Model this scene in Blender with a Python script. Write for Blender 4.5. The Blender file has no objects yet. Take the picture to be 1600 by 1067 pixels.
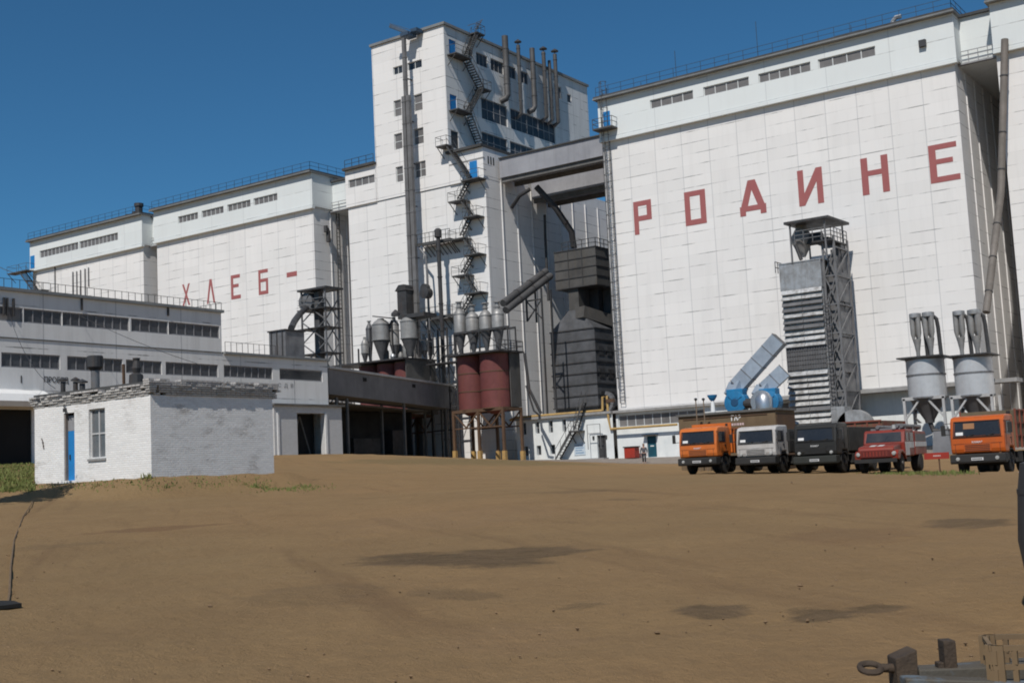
import bpy, bmesh, math, random
import numpy as np
from mathutils import Vector, Matrix, noise as mnoise
R_ = math.radians
C = bpy.context.scene.collection
SC = bpy.context.scene
rnd = random.Random(7)

# ---------------------------------------------------------------- camera, sky, sun, exposure
F_PX, PITCH, ROLL, YAW, EYE = 1930.0, 6.23, -2.8, -34.9, 1.65
def _basis():
    p, r, y = R_(PITCH), R_(ROLL), R_(YAW)
    cy, sy, cp, sp = math.cos(y), math.sin(y), math.cos(p), math.sin(p)
    fw = np.array([sy*cp, cy*cp, sp]); rt = np.array([cy, -sy, 0.0]); up = np.cross(rt, fw)
    c, s = math.cos(r), math.sin(r)
    return c*rt + s*up, -s*rt + c*up, fw
CR, CU, CF = _basis()
cam_data = bpy.data.cameras.new('camera'); cam = bpy.data.objects.new('camera', cam_data); C.objects.link(cam)
cam_data.sensor_width = 36.0; cam_data.lens = 36.0*F_PX/1600.0; cam_data.clip_start = 0.1; cam_data.clip_end = 3000
m = Matrix(((CR[0], CU[0], -CF[0]), (CR[1], CU[1], -CF[1]), (CR[2], CU[2], -CF[2]))).to_4x4()
m.translation = Vector((0, 0, EYE)); cam.matrix_world = m
SC.camera = cam

SUN_EL, SUN_AZ = 50.0, 15.0           # azimuth measured from -Y towards +X
w = bpy.data.worlds.new('World'); SC.world = w; w.use_nodes = True
nt = w.node_tree; nt.nodes.clear()
sky = nt.nodes.new('ShaderNodeTexSky'); sky.sky_type = 'NISHITA'; sky.sun_disc = False
sky.sun_elevation = R_(SUN_EL); sky.sun_rotation = R_(180 - SUN_AZ)
sky.altitude = 300; sky.air_density = 0.85; sky.dust_density = 0.0; sky.ozone_density = 7.0
bg = nt.nodes.new('ShaderNodeBackground'); bg.inputs['Strength'].default_value = 0.085
wo = nt.nodes.new('ShaderNodeOutputWorld')
tint = nt.nodes.new('ShaderNodeMix'); tint.data_type = 'RGBA'; tint.blend_type = 'MULTIPLY'; tint.inputs[0].default_value = 1.0; tint.inputs[7].default_value = (.46, .84, .89, 1)
nt.links.new(sky.outputs[0], tint.inputs[6]); nt.links.new(tint.outputs[2], bg.inputs[0]); nt.links.new(bg.outputs[0], wo.inputs[0])
sd = bpy.data.lights.new('sun', 'SUN'); sun = bpy.data.objects.new('sun', sd); C.objects.link(sun)
sd.energy = 3.85; sd.angle = R_(0.5); sd.color = (1.0, 0.95, 0.88)
sv = Vector((math.sin(R_(SUN_AZ))*math.cos(R_(SUN_EL)), -math.cos(R_(SUN_AZ))*math.cos(R_(SUN_EL)), math.sin(R_(SUN_EL))))
sun.rotation_euler = sv.to_track_quat('Z', 'Y').to_euler(); sun.location = (0, -20, 80)
vs = SC.view_settings; vs.view_transform = 'Standard'; vs.look = 'None'; vs.exposure = 0.0; vs.gamma = 1.0
SC.cycles.pixel_filter_type = 'BLACKMAN_HARRIS'; SC.cycles.filter_width = 1.9

# ---------------------------------------------------------------- where a sight line of the survey meets a plane of the site
EYEV = np.array([0, 0, EYE])
def ray(px, py): return CF + CR*(px-800)/F_PX - CU*(py-533.5)/F_PX
def atY(px, py, Y): d = ray(px, py); return EYEV + d*(Y/d[1])
def atX(px, py, X): d = ray(px, py); return EYEV + d*(X/d[0])
def atD(px, py, D): return EYEV + ray(px, py)*D
def fx(px, py, Y): return float(atY(px, py, Y)[0])
def fz(px, py, Y): return float(atY(px, py, Y)[2])
def sy_(px, py, X): return float(atX(px, py, X)[1])
def sz_(px, py, X): return float(atX(px, py, X)[2])

# ---------------------------------------------------------------- mesh builder
class MB:
    def __init__(s): s.v = []; s.f = []
    def add(s, vs, fs):
        o = len(s.v); s.v += [tuple(float(c) for c in v) for v in vs]; s.f += [tuple(i+o for i in f) for f in fs]; return s
    def quad(s, a, b, c, d): return s.add([a, b, c, d], [(0, 1, 2, 3)])
    def box(s, x0, x1, y0, y1, z0, z1):
        return s.hexa([(x0,y0,z0),(x1,y0,z0),(x1,y1,z0),(x0,y1,z0),(x0,y0,z1),(x1,y0,z1),(x1,y1,z1),(x0,y1,z1)])
    def hexa(s, v): return s.add(v, [(0,3,2,1),(4,5,6,7),(0,1,5,4),(1,2,6,5),(2,3,7,6),(3,0,4,7)])
    def bar(s, a, b, w, h=None, up=(0,0,1)):
        h = h or w; a, b = Vector(a), Vector(b); d = (b-a)
        if d.length < 1e-6: return s
        d.normalize(); u = Vector(up)
        if abs(d.dot(u)) > .98: u = Vector((1,0,0))
        r = d.cross(u).normalized()*(w/2); t = r.cross(d).normalized()*(h/2)
        return s.hexa([a-r-t, a+r-t, b+r-t, b-r-t, a-r+t, a+r+t, b+r+t, b-r+t])
    def tube(s, a, b, r, n=8, r2=None):
        a, b = Vector(a), Vector(b); d = b-a
        if d.length < 1e-6: return s
        d.normalize(); u = Vector((0,0,1)) if abs(d.z) < .95 else Vector((1,0,0))
        e1 = d.cross(u).normalized(); e2 = d.cross(e1); r2 = r if r2 is None else r2
        vs = []
        for p, rr in ((a, r), (b, r2)):
            for i in range(n):
                t = 2*math.pi*i/n; vs.append(p + e1*math.cos(t)*rr + e2*math.sin(t)*rr)
        fs = [(i, (i+1) % n, n+(i+1) % n, n+i) for i in range(n)] + [tuple(range(n))[::-1], tuple(range(n, 2*n))]
        return s.add(vs, fs)
    def path(s, pts, r, n=8):
        pts = [Vector(p) for p in pts]; k = len(pts); vs = []; prev = None
        for i, p in enumerate(pts):
            d = (pts[min(i+1, k-1)] - pts[max(i-1, 0)]).normalized()
            u = Vector((0,0,1)) if abs(d.z) < .95 else Vector((1,0,0))
            if prev is not None and abs(d.dot(prev)) < .95: u = prev
            e1 = d.cross(u).normalized(); e2 = e1.cross(d).normalized(); prev = e2
            for j in range(n):
                t = 2*math.pi*j/n; vs.append(p + e1*math.cos(t)*r + e2*math.sin(t)*r)
        fs = []
        for i in range(k-1):
            for j in range(n): fs.append((i*n+j, i*n+(j+1) % n, (i+1)*n+(j+1) % n, (i+1)*n+j))
        fs += [tuple(range(n))[::-1], tuple(range((k-1)*n, k*n))]
        return s.add(vs, fs)
    def lathe(s, prof, c, n=20, axis='z'):
        vs = []; k = len(prof)
        for r, h in prof:
            for j in range(n):
                t = 2*math.pi*j/n; a, b = r*math.cos(t), r*math.sin(t)
                o = (a, b, h) if axis == 'z' else ((h, a, b) if axis == 'x' else (a, h, b))
                vs.append((c[0]+o[0], c[1]+o[1], c[2]+o[2]))
        fs = []
        for i in range(k-1):
            for j in range(n): fs.append((i*n+j, i*n+(j+1) % n, (i+1)*n+(j+1) % n, (i+1)*n+j))
        fs += [tuple(range(n))[::-1], tuple(range((k-1)*n, k*n))]
        return s.add(vs, fs)
    def prism_x(s, poly, x0, x1):          # polygon in (y, z) drawn out along x
        n = len(poly); vs = [(x0, y, z) for y, z in poly] + [(x1, y, z) for y, z in poly]
        fs = [(i, (i+1) % n, n+(i+1) % n, n+i) for i in range(n)] + [tuple(range(n))[::-1], tuple(range(n, 2*n))]
        return s.add(vs, fs)
    def prism_y(s, poly, y0, y1):          # polygon in (x, z) drawn out along y
        n = len(poly); vs = [(x, y0, z) for x, z in poly] + [(x, y1, z) for x, z in poly]
        fs = [(i, (i+1) % n, n+(i+1) % n, n+i) for i in range(n)] + [tuple(range(n))[::-1], tuple(range(n, 2*n))]
        return s.add(vs, fs)
    def pbox(s, P, u0, u1, z0, z1, d0, d1):
        return s.hexa([P(u0,z0,d0),P(u1,z0,d0),P(u1,z0,d1),P(u0,z0,d1),P(u0,z1,d0),P(u1,z1,d0),P(u1,z1,d1),P(u0,z1,d1)])
    def wall(s, P, u0, u1, z0, z1, ops, dep, d=0.0):   # a wall sheet with real openings and reveals
        us = sorted({u0, u1, *[o[0] for o in ops], *[o[1] for o in ops]}); zs = sorted({z0, z1, *[o[2] for o in ops], *[o[3] for o in ops]})
        us = [u for u in us if u0-1e-6 <= u <= u1+1e-6]; zs = [z for z in zs if z0-1e-6 <= z <= z1+1e-6]
        for a, b in zip(us, us[1:]):
            for c, e in zip(zs, zs[1:]):
                um, zm = (a+b)/2, (c+e)/2
                if any(o[0] < um < o[1] and o[2] < zm < o[3] for o in ops): continue
                s.quad(P(a,c,d), P(b,c,d), P(b,e,d), P(a,e,d))
        for a, b, c, e in ops:
            for q in (((a,c),(b,c)), ((b,c),(b,e)), ((b,e),(a,e)), ((a,e),(a,c))):
                s.quad(P(*q[0],d), P(*q[1],d), P(*q[1],d-dep), P(*q[0],d-dep))
        return s
    def build(s, name, mat, parent=None, smooth=False, bevel=0.0, org=None):
        if org is None: org = ORG.get(parent.name, Vector((0,0,0))) if parent else Vector((0,0,0))
        me = bpy.data.meshes.new(name)
        me.from_pydata([(v[0]-org[0], v[1]-org[1], v[2]-org[2]) for v in s.v], [], s.f)
        bm = bmesh.new(); bm.from_mesh(me); bmesh.ops.recalc_face_normals(bm, faces=bm.faces); bm.to_mesh(me); bm.free()
        if mat: me.materials.append(mat)
        if smooth:
            for p in me.polygons: p.use_smooth = True
            me.set_sharp_from_angle(angle=R_(38))
        o = bpy.data.objects.new(name, me); C.objects.link(o)
        if parent: o.parent = parent; ORG[o.name] = Vector(org)
        else: o.location = org
        if bevel:
            b = o.modifiers.new('bevel', 'BEVEL'); b.width = bevel; b.segments = 2; b.limit_method = 'ANGLE'; b.angle_limit = R_(35)
        return o
ORG = {}
def PY(y0): return lambda u, z, d: (u, y0-d, z)      # a plane facing the yard (-Y)
def PX(x0): return lambda u, z, d: (x0+d, u, z)      # a plane facing +X
def thing(name, label, cat, loc=(0,0,0), rz=0.0, group=None, world=True):
    o = bpy.data.objects.new(name, None); o.empty_display_size = .3; C.objects.link(o)
    o.location = loc; o.rotation_euler = (0, 0, rz); o['label'] = label; o['category'] = cat
    if group: o['group'] = group
    ORG[o.name] = Vector(loc) if world else Vector((0,0,0))
    return o
def tag(o, label, cat, group=None):
    o['label'] = label; o['category'] = cat
    if group: o['group'] = group
    return o
def kind(o, k): o['kind'] = k; return o
def dup_tree(o, dz, parent=None):
    c = o.copy(); C.objects.link(c); c.parent = parent
    if parent is None: c.location = Vector(o.location) + Vector(dz)
    for ch in list(o.children): dup_tree(ch, dz, c)
    return c

# ---------------------------------------------------------------- materials
MATS = {}
def _new(name):
    mt = bpy.data.materials.new(name); mt.use_nodes = True; MATS[name] = mt
    n = mt.node_tree.nodes; return mt, mt.node_tree, n['Principled BSDF']
def _math(nt, op, a, b=None):
    n = nt.nodes.new('ShaderNodeMath'); n.operation = op
    for i, x in enumerate((a, b)):
        if x is None: continue
        if isinstance(x, (int, float)): n.inputs[i].default_value = x
        else: nt.links.new(x, n.inputs[i])
    return n.outputs[0]
def _mix(nt, f, a, b, bt='MIX'):
    n = nt.nodes.new('ShaderNodeMix'); n.data_type = 'RGBA'; n.blend_type = bt
    for i, x in ((0, f), (6, a), (7, b)):
        if isinstance(x, (int, float)): n.inputs[i].default_value = x
        elif isinstance(x, tuple): n.inputs[i].default_value = (*x, 1)
        else: nt.links.new(x, n.inputs[i])
    return n.outputs[2]
def _noise(nt, vec, scale, detail=4, rough=.6, sc=None):
    if sc:
        mp = nt.nodes.new('ShaderNodeMapping'); mp.inputs['Scale'].default_value = sc; nt.links.new(vec, mp.inputs[0]); vec = mp.outputs[0]
    n = nt.nodes.new('ShaderNodeTexNoise'); n.inputs['Scale'].default_value = scale; n.inputs['Detail'].default_value = detail
    n.inputs['Roughness'].default_value = rough; nt.links.new(vec, n.inputs['Vector']); return n.outputs['Fac']
def _ramp(nt, f, lo, hi):
    n = nt.nodes.new('ShaderNodeMapRange'); n.inputs['From Min'].default_value = lo; n.inputs['From Max'].default_value = hi
    nt.links.new(f, n.inputs['Value']); return n.outputs[0]
def _bump(nt, b, h, st, dist):
    n = nt.nodes.new('ShaderNodeBump'); n.inputs['Strength'].default_value = st; n.inputs['Distance'].default_value = dist
    nt.links.new(h, n.inputs['Height']); nt.links.new(n.outputs[0], b.inputs['Normal'])
def M(name, c1, c2=None, scale=1.5, rough=.75, metal=0.0, streak=0.0, streak_col=None, bump=0.0, spec=.4, lo=.35, hi=.68):
    if name in MATS: return MATS[name]
    mt, nt, b = _new(name); c2 = c2 or tuple(x*.8 for x in c1)
    tc = nt.nodes.new('ShaderNodeTexCoord'); v = tc.outputs['Object']
    f = _ramp(nt, _noise(nt, v, scale, 5, .65), lo, hi)
    col = _mix(nt, f, c1, c2)
    if streak:
        s = _ramp(nt, _noise(nt, v, 1.0, 5, .7, (2.2, 2.2, .18)), .5, .78)
        col = _mix(nt, _math(nt, 'MULTIPLY', s, streak), col, streak_col or tuple(x*.45 for x in c1))
    nt.links.new(col, b.inputs['Base Color']); b.inputs['Roughness'].default_value = rough; b.inputs['Metallic'].default_value = metal
    b.inputs['Specular IOR Level'].default_value = spec
    rr = _math(nt, 'ADD', _math(nt, 'MULTIPLY', f, .18), rough-.09); nt.links.new(rr, b.inputs['Roughness'])
    if bump: _bump(nt, b, _noise(nt, v, scale*7, 4), bump, .02)
    return mt
def panel_mat(name, c, ou=0.0, oz=0.0, bw=2.99, bh=1.12, tint=(.7, .71, .7), dirt=.5, seam=.55):
    """whitewashed precast panels: seams that come and go, uneven wash, weather streaks"""
    mt, nt, b = _new(name)
    g = nt.nodes.new('ShaderNodeNewGeometry'); sp = nt.nodes.new('ShaderNodeSeparateXYZ'); nt.links.new(g.outputs['Position'], sp.inputs[0])
    u = _math(nt, 'ADD', _math(nt, 'ADD', sp.outputs[0], sp.outputs[1]), ou); z = _math(nt, 'ADD', sp.outputs[2], oz)
    cb = nt.nodes.new('ShaderNodeCombineXYZ'); nt.links.new(u, cb.inputs[0]); nt.links.new(z, cb.inputs[1])
    def brick(bwid, bhei, mortar, off):
        br = nt.nodes.new('ShaderNodeTexBrick'); br.offset = 0; br.inputs['Scale'].default_value = 1; br.inputs['Brick Width'].default_value = bwid
        br.inputs['Row Height'].default_value = bhei; br.inputs['Mortar Size'].default_value = mortar; br.inputs['Mortar Smooth'].default_value = .3
        br.inputs['Color1'].default_value = (*c, 1); br.inputs['Color2'].default_value = (*[x*.935 for x in c], 1); br.inputs['Mortar'].default_value = (*tint, 1)
        nt.links.new(cb.outputs[0], br.inputs['Vector']); return br
    hz = brick(400, bh, .045, 0); vz = brick(bw, 400, .05, 0); cell = brick(bw, bh, .0, 0)
    pos = g.outputs['Position']
    n1 = _ramp(nt, _noise(nt, pos, 1, 4, .65, (.36, .36, .9)), .47, .64)
    n2 = _ramp(nt, _noise(nt, pos, .11, 4, .6), .3, .7)
    streak = _ramp(nt, _noise(nt, pos, 1, 6, .7, (1.1, 1.1, .09)), .5, .85)
    col = _mix(nt, 1.0, c, cell.outputs['Color'])
    col = _mix(nt, _math(nt, 'MULTIPLY', n2, .5*dirt), col, (.60, .60, .585))
    col = _mix(nt, _math(nt, 'MULTIPLY', streak, .45*dirt), col, (.42, .41, .395))
    hfac = _math(nt, 'MULTIPLY', hz.outputs['Fac'], _math(nt, 'ADD', _math(nt, 'MULTIPLY', n1, seam*1.6), .05))
    col = _mix(nt, hfac, col, (.24, .24, .235))
    col = _mix(nt, _math(nt, 'MULTIPLY', vz.outputs['Fac'], .38*seam/.55), col, (.30, .31, .33))
    nt.links.new(col, b.inputs['Base Color']); b.inputs['Roughness'].default_value = .85; b.inputs['Specular IOR Level'].default_value = .25
    _bump(nt, b, _noise(nt, pos, 2.2, 5), .15, .05)
    return mt
def brick_mat(name, c, cm, worn, bw=.26, bh=.085, amount=.5, bump=.6):
    mt, nt, b = _new(name)
    g = nt.nodes.new('ShaderNodeNewGeometry'); sp = nt.nodes.new('ShaderNodeSeparateXYZ'); nt.links.new(g.outputs['Position'], sp.inputs[0])
    cb = nt.nodes.new('ShaderNodeCombineXYZ'); nt.links.new(_math(nt, 'ADD', sp.outputs[0], sp.outputs[1]), cb.inputs[0]); nt.links.new(sp.outputs[2], cb.inputs[1])
    br = nt.nodes.new('ShaderNodeTexBrick'); br.inputs['Scale'].default_value = 1; br.inputs['Brick Width'].default_value = bw; br.inputs['Row Height'].default_value = bh
    br.inputs['Mortar Size'].default_value = .014; br.inputs['Mortar Smooth'].default_value = .4; br.inputs['Color1'].default_value = (*c, 1)
    br.inputs['Color2'].default_value = (*[x*.88 for x in c], 1); br.inputs['Mortar'].default_value = (*cm, 1); nt.links.new(cb.outputs[0], br.inputs['Vector'])
    pos = g.outputs['Position']
    wn = _ramp(nt, _noise(nt, pos, 1, 6, .75, (1.3, 1.3, 3.2)), .78-.32*amount, .84-.26*amount)
    w2 = _ramp(nt, _noise(nt, pos, .55, 3, .5), .45, .7)
    wm = _math(nt, 'MULTIPLY', wn, w2)
    col = _mix(nt, wm, br.outputs['Color'], worn)
    col = _mix(nt, _math(nt, 'MULTIPLY', _ramp(nt, _noise(nt, pos, 1, 5, .7, (.8, .8, 2.0)), .45, .75), .3), col, tuple(x*.72 for x in c))
    nt.links.new(col, b.inputs['Base Color']); b.inputs['Roughness'].default_value = .9; b.inputs['Specular IOR Level'].default_value = .2
    h = _math(nt, 'ADD', _math(nt, 'MULTIPLY', br.outputs['Fac'], -1.0), _math(nt, 'MULTIPLY', _noise(nt, pos, 9, 4), 1.2))
    _bump(nt, b, _math(nt, 'SUBTRACT', h, _math(nt, 'MULTIPLY', wm, 1.2)), bump, .018)
    return mt

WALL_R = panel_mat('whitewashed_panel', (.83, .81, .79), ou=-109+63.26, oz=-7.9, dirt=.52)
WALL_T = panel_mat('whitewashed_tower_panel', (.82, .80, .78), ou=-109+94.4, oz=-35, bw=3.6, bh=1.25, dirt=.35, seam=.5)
WALL_TF = panel_mat('stained_shaded_flank_panel', (.74, .73, .72), ou=-35, oz=-35, bw=3.6, bh=1.25, dirt=2.0, seam=.9)  # stains and streaks, plus the flank's shade darkened into the colour
GALL = panel_mat('pale_gallery_panel', (.74, .775, .77), ou=-109+63.26, oz=-36, bw=6.0, bh=1.9, dirt=.35, seam=.4)
GREYP = panel_mat('grey_concrete_panel', (.80, .795, .785), ou=0, oz=-.35, bw=6.0, bh=2.9, dirt=1.25, seam=.8)
WHITE_B = brick_mat('whitewashed_brick', (.83, .82, .80), (.725, .715, .70), (.40, .375, .35), amount=.9, bump=.4)
WHITE_B2 = brick_mat('grey_washed_brick', (.62, .62, .62), (.48, .48, .48), (.28, .26, .25), amount=.5)
OLD_B = brick_mat('worn_grey_brick', (.50, .48, .46), (.30, .28, .27), (.62, .60, .58), amount=.95, bump=.9)
PLAST = M('white_plaster', (.78, .80, .79), (.66, .69, .69), .6, .9, streak=.35, streak_col=(.45, .47, .47), bump=.2)
CONC = M('concrete', (.34, .335, .33), (.24, .235, .23), .5, .9, streak=.5, streak_col=(.15, .145, .14), bump=.3)
CONC_B = M('blue_grey_bridge_concrete', (.33, .335, .36), (.26, .265, .29), .35, .9, streak=.5, streak_col=(.17, .17, .18), bump=.2)
CONC_D = M('dark_concrete', (.16, .155, .15), (.10, .10, .095), .6, .9, streak=.5, bump=.3)
ROOF = M('roofing_felt', (.085, .085, .085), (.05, .05, .05), .5, .9, bump=.2)
EAVE = M('weathered_eave', (.23, .24, .24), (.16, .17, .18), .4, .9, streak=.4)
RAIL = M('dark_blue_rail_paint', (.045, .085, .14), (.035, .06, .10), 2, .6)
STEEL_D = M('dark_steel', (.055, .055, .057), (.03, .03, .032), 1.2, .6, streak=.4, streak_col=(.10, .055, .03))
STAIR = M('stair_steel', (.095, .093, .092), (.05, .05, .05), 1.2, .65)
STEEL_G = M('grey_painted_steel', (.21, .21, .215), (.13, .13, .135), .9, .55, .25, streak=.6, streak_col=(.09, .07, .06))
CASING = M('casing_grey', (.115, .113, .115), (.07, .068, .068), .6, .6, .2, streak=.6, streak_col=(.07, .06, .05))
GALV = M('galvanised_sheet', (.42, .43, .44), (.26, .265, .27), 1.1, .5, .35, streak=.7, streak_col=(.16, .15, .145), lo=.4, hi=.6)
GALV_B = M('bright_galvanised', (.55, .57, .59), (.42, .44, .46), 1.3, .38, .8, streak=.3, streak_col=(.3, .3, .3))
CYC = M('cyclone_grey', (.36, .355, .345), (.23, .225, .22), 1.1, .55, .35, streak=.6, streak_col=(.14, .12, .10))
CYC_D = M('cyclone_cone_dark', (.13, .13, .135), (.085, .085, .09), 1.1, .55, .3)
DRY_D = M('sooty_sheet', (.12, .124, .135), (.055, .057, .062), .5, .7, .2, streak=.6, streak_col=(.11, .105, .10))
DRY_R = M('sooty_rusty_sheet', (.098, .094, .09), (.055, .054, .053), .5, .75, .1, streak=.5, streak_col=(.10, .085, .06))
REDBIN = M('red_oxide_paint', (.165, .048, .045), (.12, .036, .034), .7, .7, streak=.5, streak_col=(.17, .07, .04))
RUST = M('rusty_steel', (.085, .05, .033), (.13, .075, .04), 1.4, .85, streak=.4)
YEL = M('yellow_gas_paint', (.50, .33, .12), (.36, .24, .10), 1.2, .7, streak=.3)
YELB = M('yellow_footing_paint', (.48, .30, .10), (.30, .2, .09), 1.5, .8)
BLUE = M('blue_door_paint', (.02, .22, .55), (.015, .17, .43), 1.2, .55, streak=.2)
BLUE_F = M('blue_fan_paint', (.02, .20, .42), (.015, .14, .31), 1.2, .5, streak=.35, streak_col=(.03, .06, .1))
TEAL = M('teal_door_paint', (.01, .085, .12), (.008, .06, .09), 1.2, .55)
LETTER = M('faded_red_lettering', (.34, .105, .105), (.36, .13, .125), .9, .9, lo=.35, hi=.7, streak=.35, streak_col=(.24, .085, .085))
GLASS = M('window_glass', (.018, .022, .028), (.05, .055, .06), .5, .22, spec=.5)
GLASS_D = M('dusty_window_glass', (.20, .19, .185), (.12, .115, .115), .45, .45, spec=.4)
FRAME = M('pale_window_frame', (.62, .64, .64), (.5, .52, .52), 2, .7)
FRAME_D = M('grey_window_frame', (.30, .30, .31), (.22, .22, .23), 2, .7)
BLACK = M('dark_interior', (.012, .012, .012), (.018, .017, .016), .5, .95)
WHITEP = M('white_paint', (.78, .78, .77), (.66, .66, .65), 2, .6)
# ---- ground
def ground_mat():
    mt, nt, b = _new('dry_brown_earth')
    g = nt.nodes.new('ShaderNodeNewGeometry'); pos = g.outputs['Position']
    n1 = _ramp(nt, _noise(nt, pos, .06, 5, .6), .35, .65)
    n2 = _ramp(nt, _noise(nt, pos, .45, 6, .68), .3, .7)
    n3 = _ramp(nt, _noise(nt, pos, 6.0, 6, .72), .28, .72)
    n4 = _noise(nt, pos, 38.0, 5, .7)
    col = _mix(nt, n1, (.325, .204, .098), (.286, .195, .096))
    col = _mix(nt, _math(nt, 'MULTIPLY', n2, .65), col, (.225, .142, .070))
    col = _mix(nt, _math(nt, 'MULTIPLY', n3, .38), col, (.165, .110, .058))
    rot = nt.nodes.new('ShaderNodeVectorRotate'); rot.rotation_type = 'Z_AXIS'; rot.inputs['Angle'].default_value = R_(38); nt.links.new(pos, rot.inputs['Vector'])
    tr = _ramp(nt, _noise(nt, rot.outputs[0], 1, 4, .6, (.07, 1.1, 1)), .57, .74)
    col = _mix(nt, _math(nt, 'MULTIPLY', tr, .5), col, (.150, .09, .048))
    tr2 = _ramp(nt, _noise(nt, pos, 1, 4, .6, (.9, .06, 1)), .6, .76)
    col = _mix(nt, _math(nt, 'MULTIPLY', tr2, .22), col, (.235, .158, .092))
    h = _math(nt, 'ADD', _math(nt, 'MULTIPLY', n3, .8), _math(nt, 'MULTIPLY', n4, .7))
    sp = nt.nodes.new('ShaderNodeSeparateXYZ'); nt.links.new(pos, sp.inputs[0])
    at = nt.nodes.new('ShaderNodeAttribute'); at.attribute_name = 'stain'; al = nt.nodes.new('ShaderNodeAttribute'); al.attribute_name = 'stain_reach'
    rs = nt.nodes.new('ShaderNodeVectorRotate'); rs.rotation_type = 'Z_AXIS'; rs.inputs['Angle'].default_value = R_(-38); nt.links.new(pos, rs.inputs['Vector'])
    fn = _math(nt, 'ADD', _math(nt, 'MULTIPLY', _noise(nt, rs.outputs[0], 1, 5, .7, (.32, 1.0, 1)), .72), _math(nt, 'MULTIPLY', _noise(nt, pos, 4.0, 6, .85), .28))
    sep = nt.nodes.new('ShaderNodeSeparateColor'); nt.links.new(al.outputs['Color'], sep.inputs[0])
    f = _ramp(nt, _math(nt, 'SUBTRACT', _math(nt, 'MULTIPLY', sep.outputs[0], 3.6), _math(nt, 'MULTIPLY', fn, 4.6)), .0, .5)
    gr = _ramp(nt, _noise(nt, rs.outputs[0], 1, 5, .75, (1.2, 3.2, 4)), .36, .62)
    dk = _mix(nt, gr, at.outputs['Color'], _mix(nt, .6, at.outputs['Color'], (.2, .135, .08)))
    col = _mix(nt, _math(nt, 'MULTIPLY', f, sep.outputs[1]), col, dk)
    h = _math(nt, 'ADD', h, _math(nt, 'MULTIPLY', _math(nt, 'MULTIPLY', f, gr), _math(nt, 'MULTIPLY', sep.outputs[1], .8)))
    nt.links.new(col, b.inputs['Base Color']); b.inputs['Roughness'].default_value = .95; b.inputs['Specular IOR Level'].default_value = .15
    _bump(nt, b, h, .65, .07)
    return mt
# ---------------------------------------------------------------- the lie of the yard
_cp = []
for D in (2.5, 8, 15, 25, 34):
    for a in (-30, -15, 0, 15, 28):
        az = R_(YAW+a); _cp.append((D*math.sin(az), D*math.cos(az), .031*D))
for px, py, D in ((237,779,44.5),(425,766,48),(60,783,45.5),(1100,741,67),(1200,741,66),(1270,741,65),(1400,739,66),(1530,741,56.5),(800,741,75),(600,735,75),(1000,731,98),(-150,760,55),(1800,745,55),(640,712,106),(520,709,105),(1007,724.5,112),(930,723.5,112),(1045,727,106),(880,722,108)):
    _cp.append(tuple(atD(px, py, D)))
for X, Y, Z in ((-74.9,77,4.35),(-74.9,60,4.2),(-74.9,46,4.0),(-80,107,3.55),(-72,108,3.2),(-63,108.5,2.9),(-50,108.5,2.75),(-30,108.5,2.5),(-10,108.5,2.3),(-95,105,4.2),(-110,80,4.5),(10,60,.6),(25,20,-.2),(0,-15,-.3),(-30,-20,0),(30,110,1.8),(-60,25,1.7),(-46,41,2.5),(-70,30,2.6)):
    _cp.append((X, Y, Z))
_P = np.array(_cp, float); _n = len(_P)
def _tps(d2): return np.where(d2 > 1e-9, .5*d2*np.log(np.maximum(d2, 1e-9)), 0)
_A = np.zeros((_n+3, _n+3)); _A[:_n,:_n] = _tps(((_P[:,None,:2]-_P[None,:,:2])**2).sum(2)) + np.eye(_n)*2.0
_A[:_n,_n] = 1; _A[:_n,_n+1:] = _P[:,:2]; _A[_n,:_n] = 1; _A[_n+1:,:_n] = _P[:,:2].T
_W = np.linalg.solve(_A, np.r_[_P[:,2], 0, 0, 0])
HX0, HX1, HY0, HY1, HZ = -45.7, -38.29, 30.61, 36.95, 2.28       # the brick hut and its bank
def gz(x, y):
    d2 = ((_P[:,:2]-np.array([x, y]))**2).sum(1)
    z = float(_tps(d2) @ _W[:_n] + _W[_n] + _W[_n+1]*x + _W[_n+2]*y)
    r = math.hypot(x+38, y-54)
    k = min(1.0, max(0.0, (r-95)/60)); z = max(-2.0, min(6.0, z))*(1-k) + 2.0*k
    dx = max(HX0-x, 0, x-HX1); dy = max(HY0-y, 0, y-HY1); d = math.hypot(dx, dy)
    if d < 4.0:
        t = min(1.0, max(0.0, (d-.55)/1.7)); t = t*t*(3-2*t)
        z = max(z, HZ*(1-t) + z*t)
    return z
def gz_arr(x, y):
    x, y = np.asarray(x, float), np.asarray(y, float); z = np.empty(len(x))
    for i in range(0, len(x), 4000):
        xx, yy = x[i:i+4000], y[i:i+4000]; d2 = (xx[:,None]-_P[None,:,0])**2 + (yy[:,None]-_P[None,:,1])**2
        z[i:i+4000] = _tps(d2) @ _W[:_n] + _W[_n] + _W[_n+1]*xx + _W[_n+2]*yy
    k = np.clip((np.hypot(x+38, y-54)-95)/60, 0, 1); z = np.clip(z, -2, 6)*(1-k) + 2.0*k
    d = np.hypot(np.maximum(np.maximum(HX0-x, x-HX1), 0), np.maximum(np.maximum(HY0-y, y-HY1), 0))
    t = np.clip((d-.55)/1.7, 0, 1); t = t*t*(3-2*t)
    return np.where(d < 4, np.maximum(z, HZ*(1-t)+z*t), z)
def ghit(px, py):
    d = ray(px, py); lo = 2.0
    while lo < 200:
        p = EYEV + d*lo
        if p[2] < gz(p[0], p[1]): break
        lo += 1.5
    a, b = max(lo-1.5, .5), lo
    for _ in range(7):
        mid = (a+b)/2; p = EYEV + d*mid
        if p[2] < gz(p[0], p[1]): b = mid
        else: a = mid
    return EYEV + d*(a+b)/2
PATCHES = []
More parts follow.
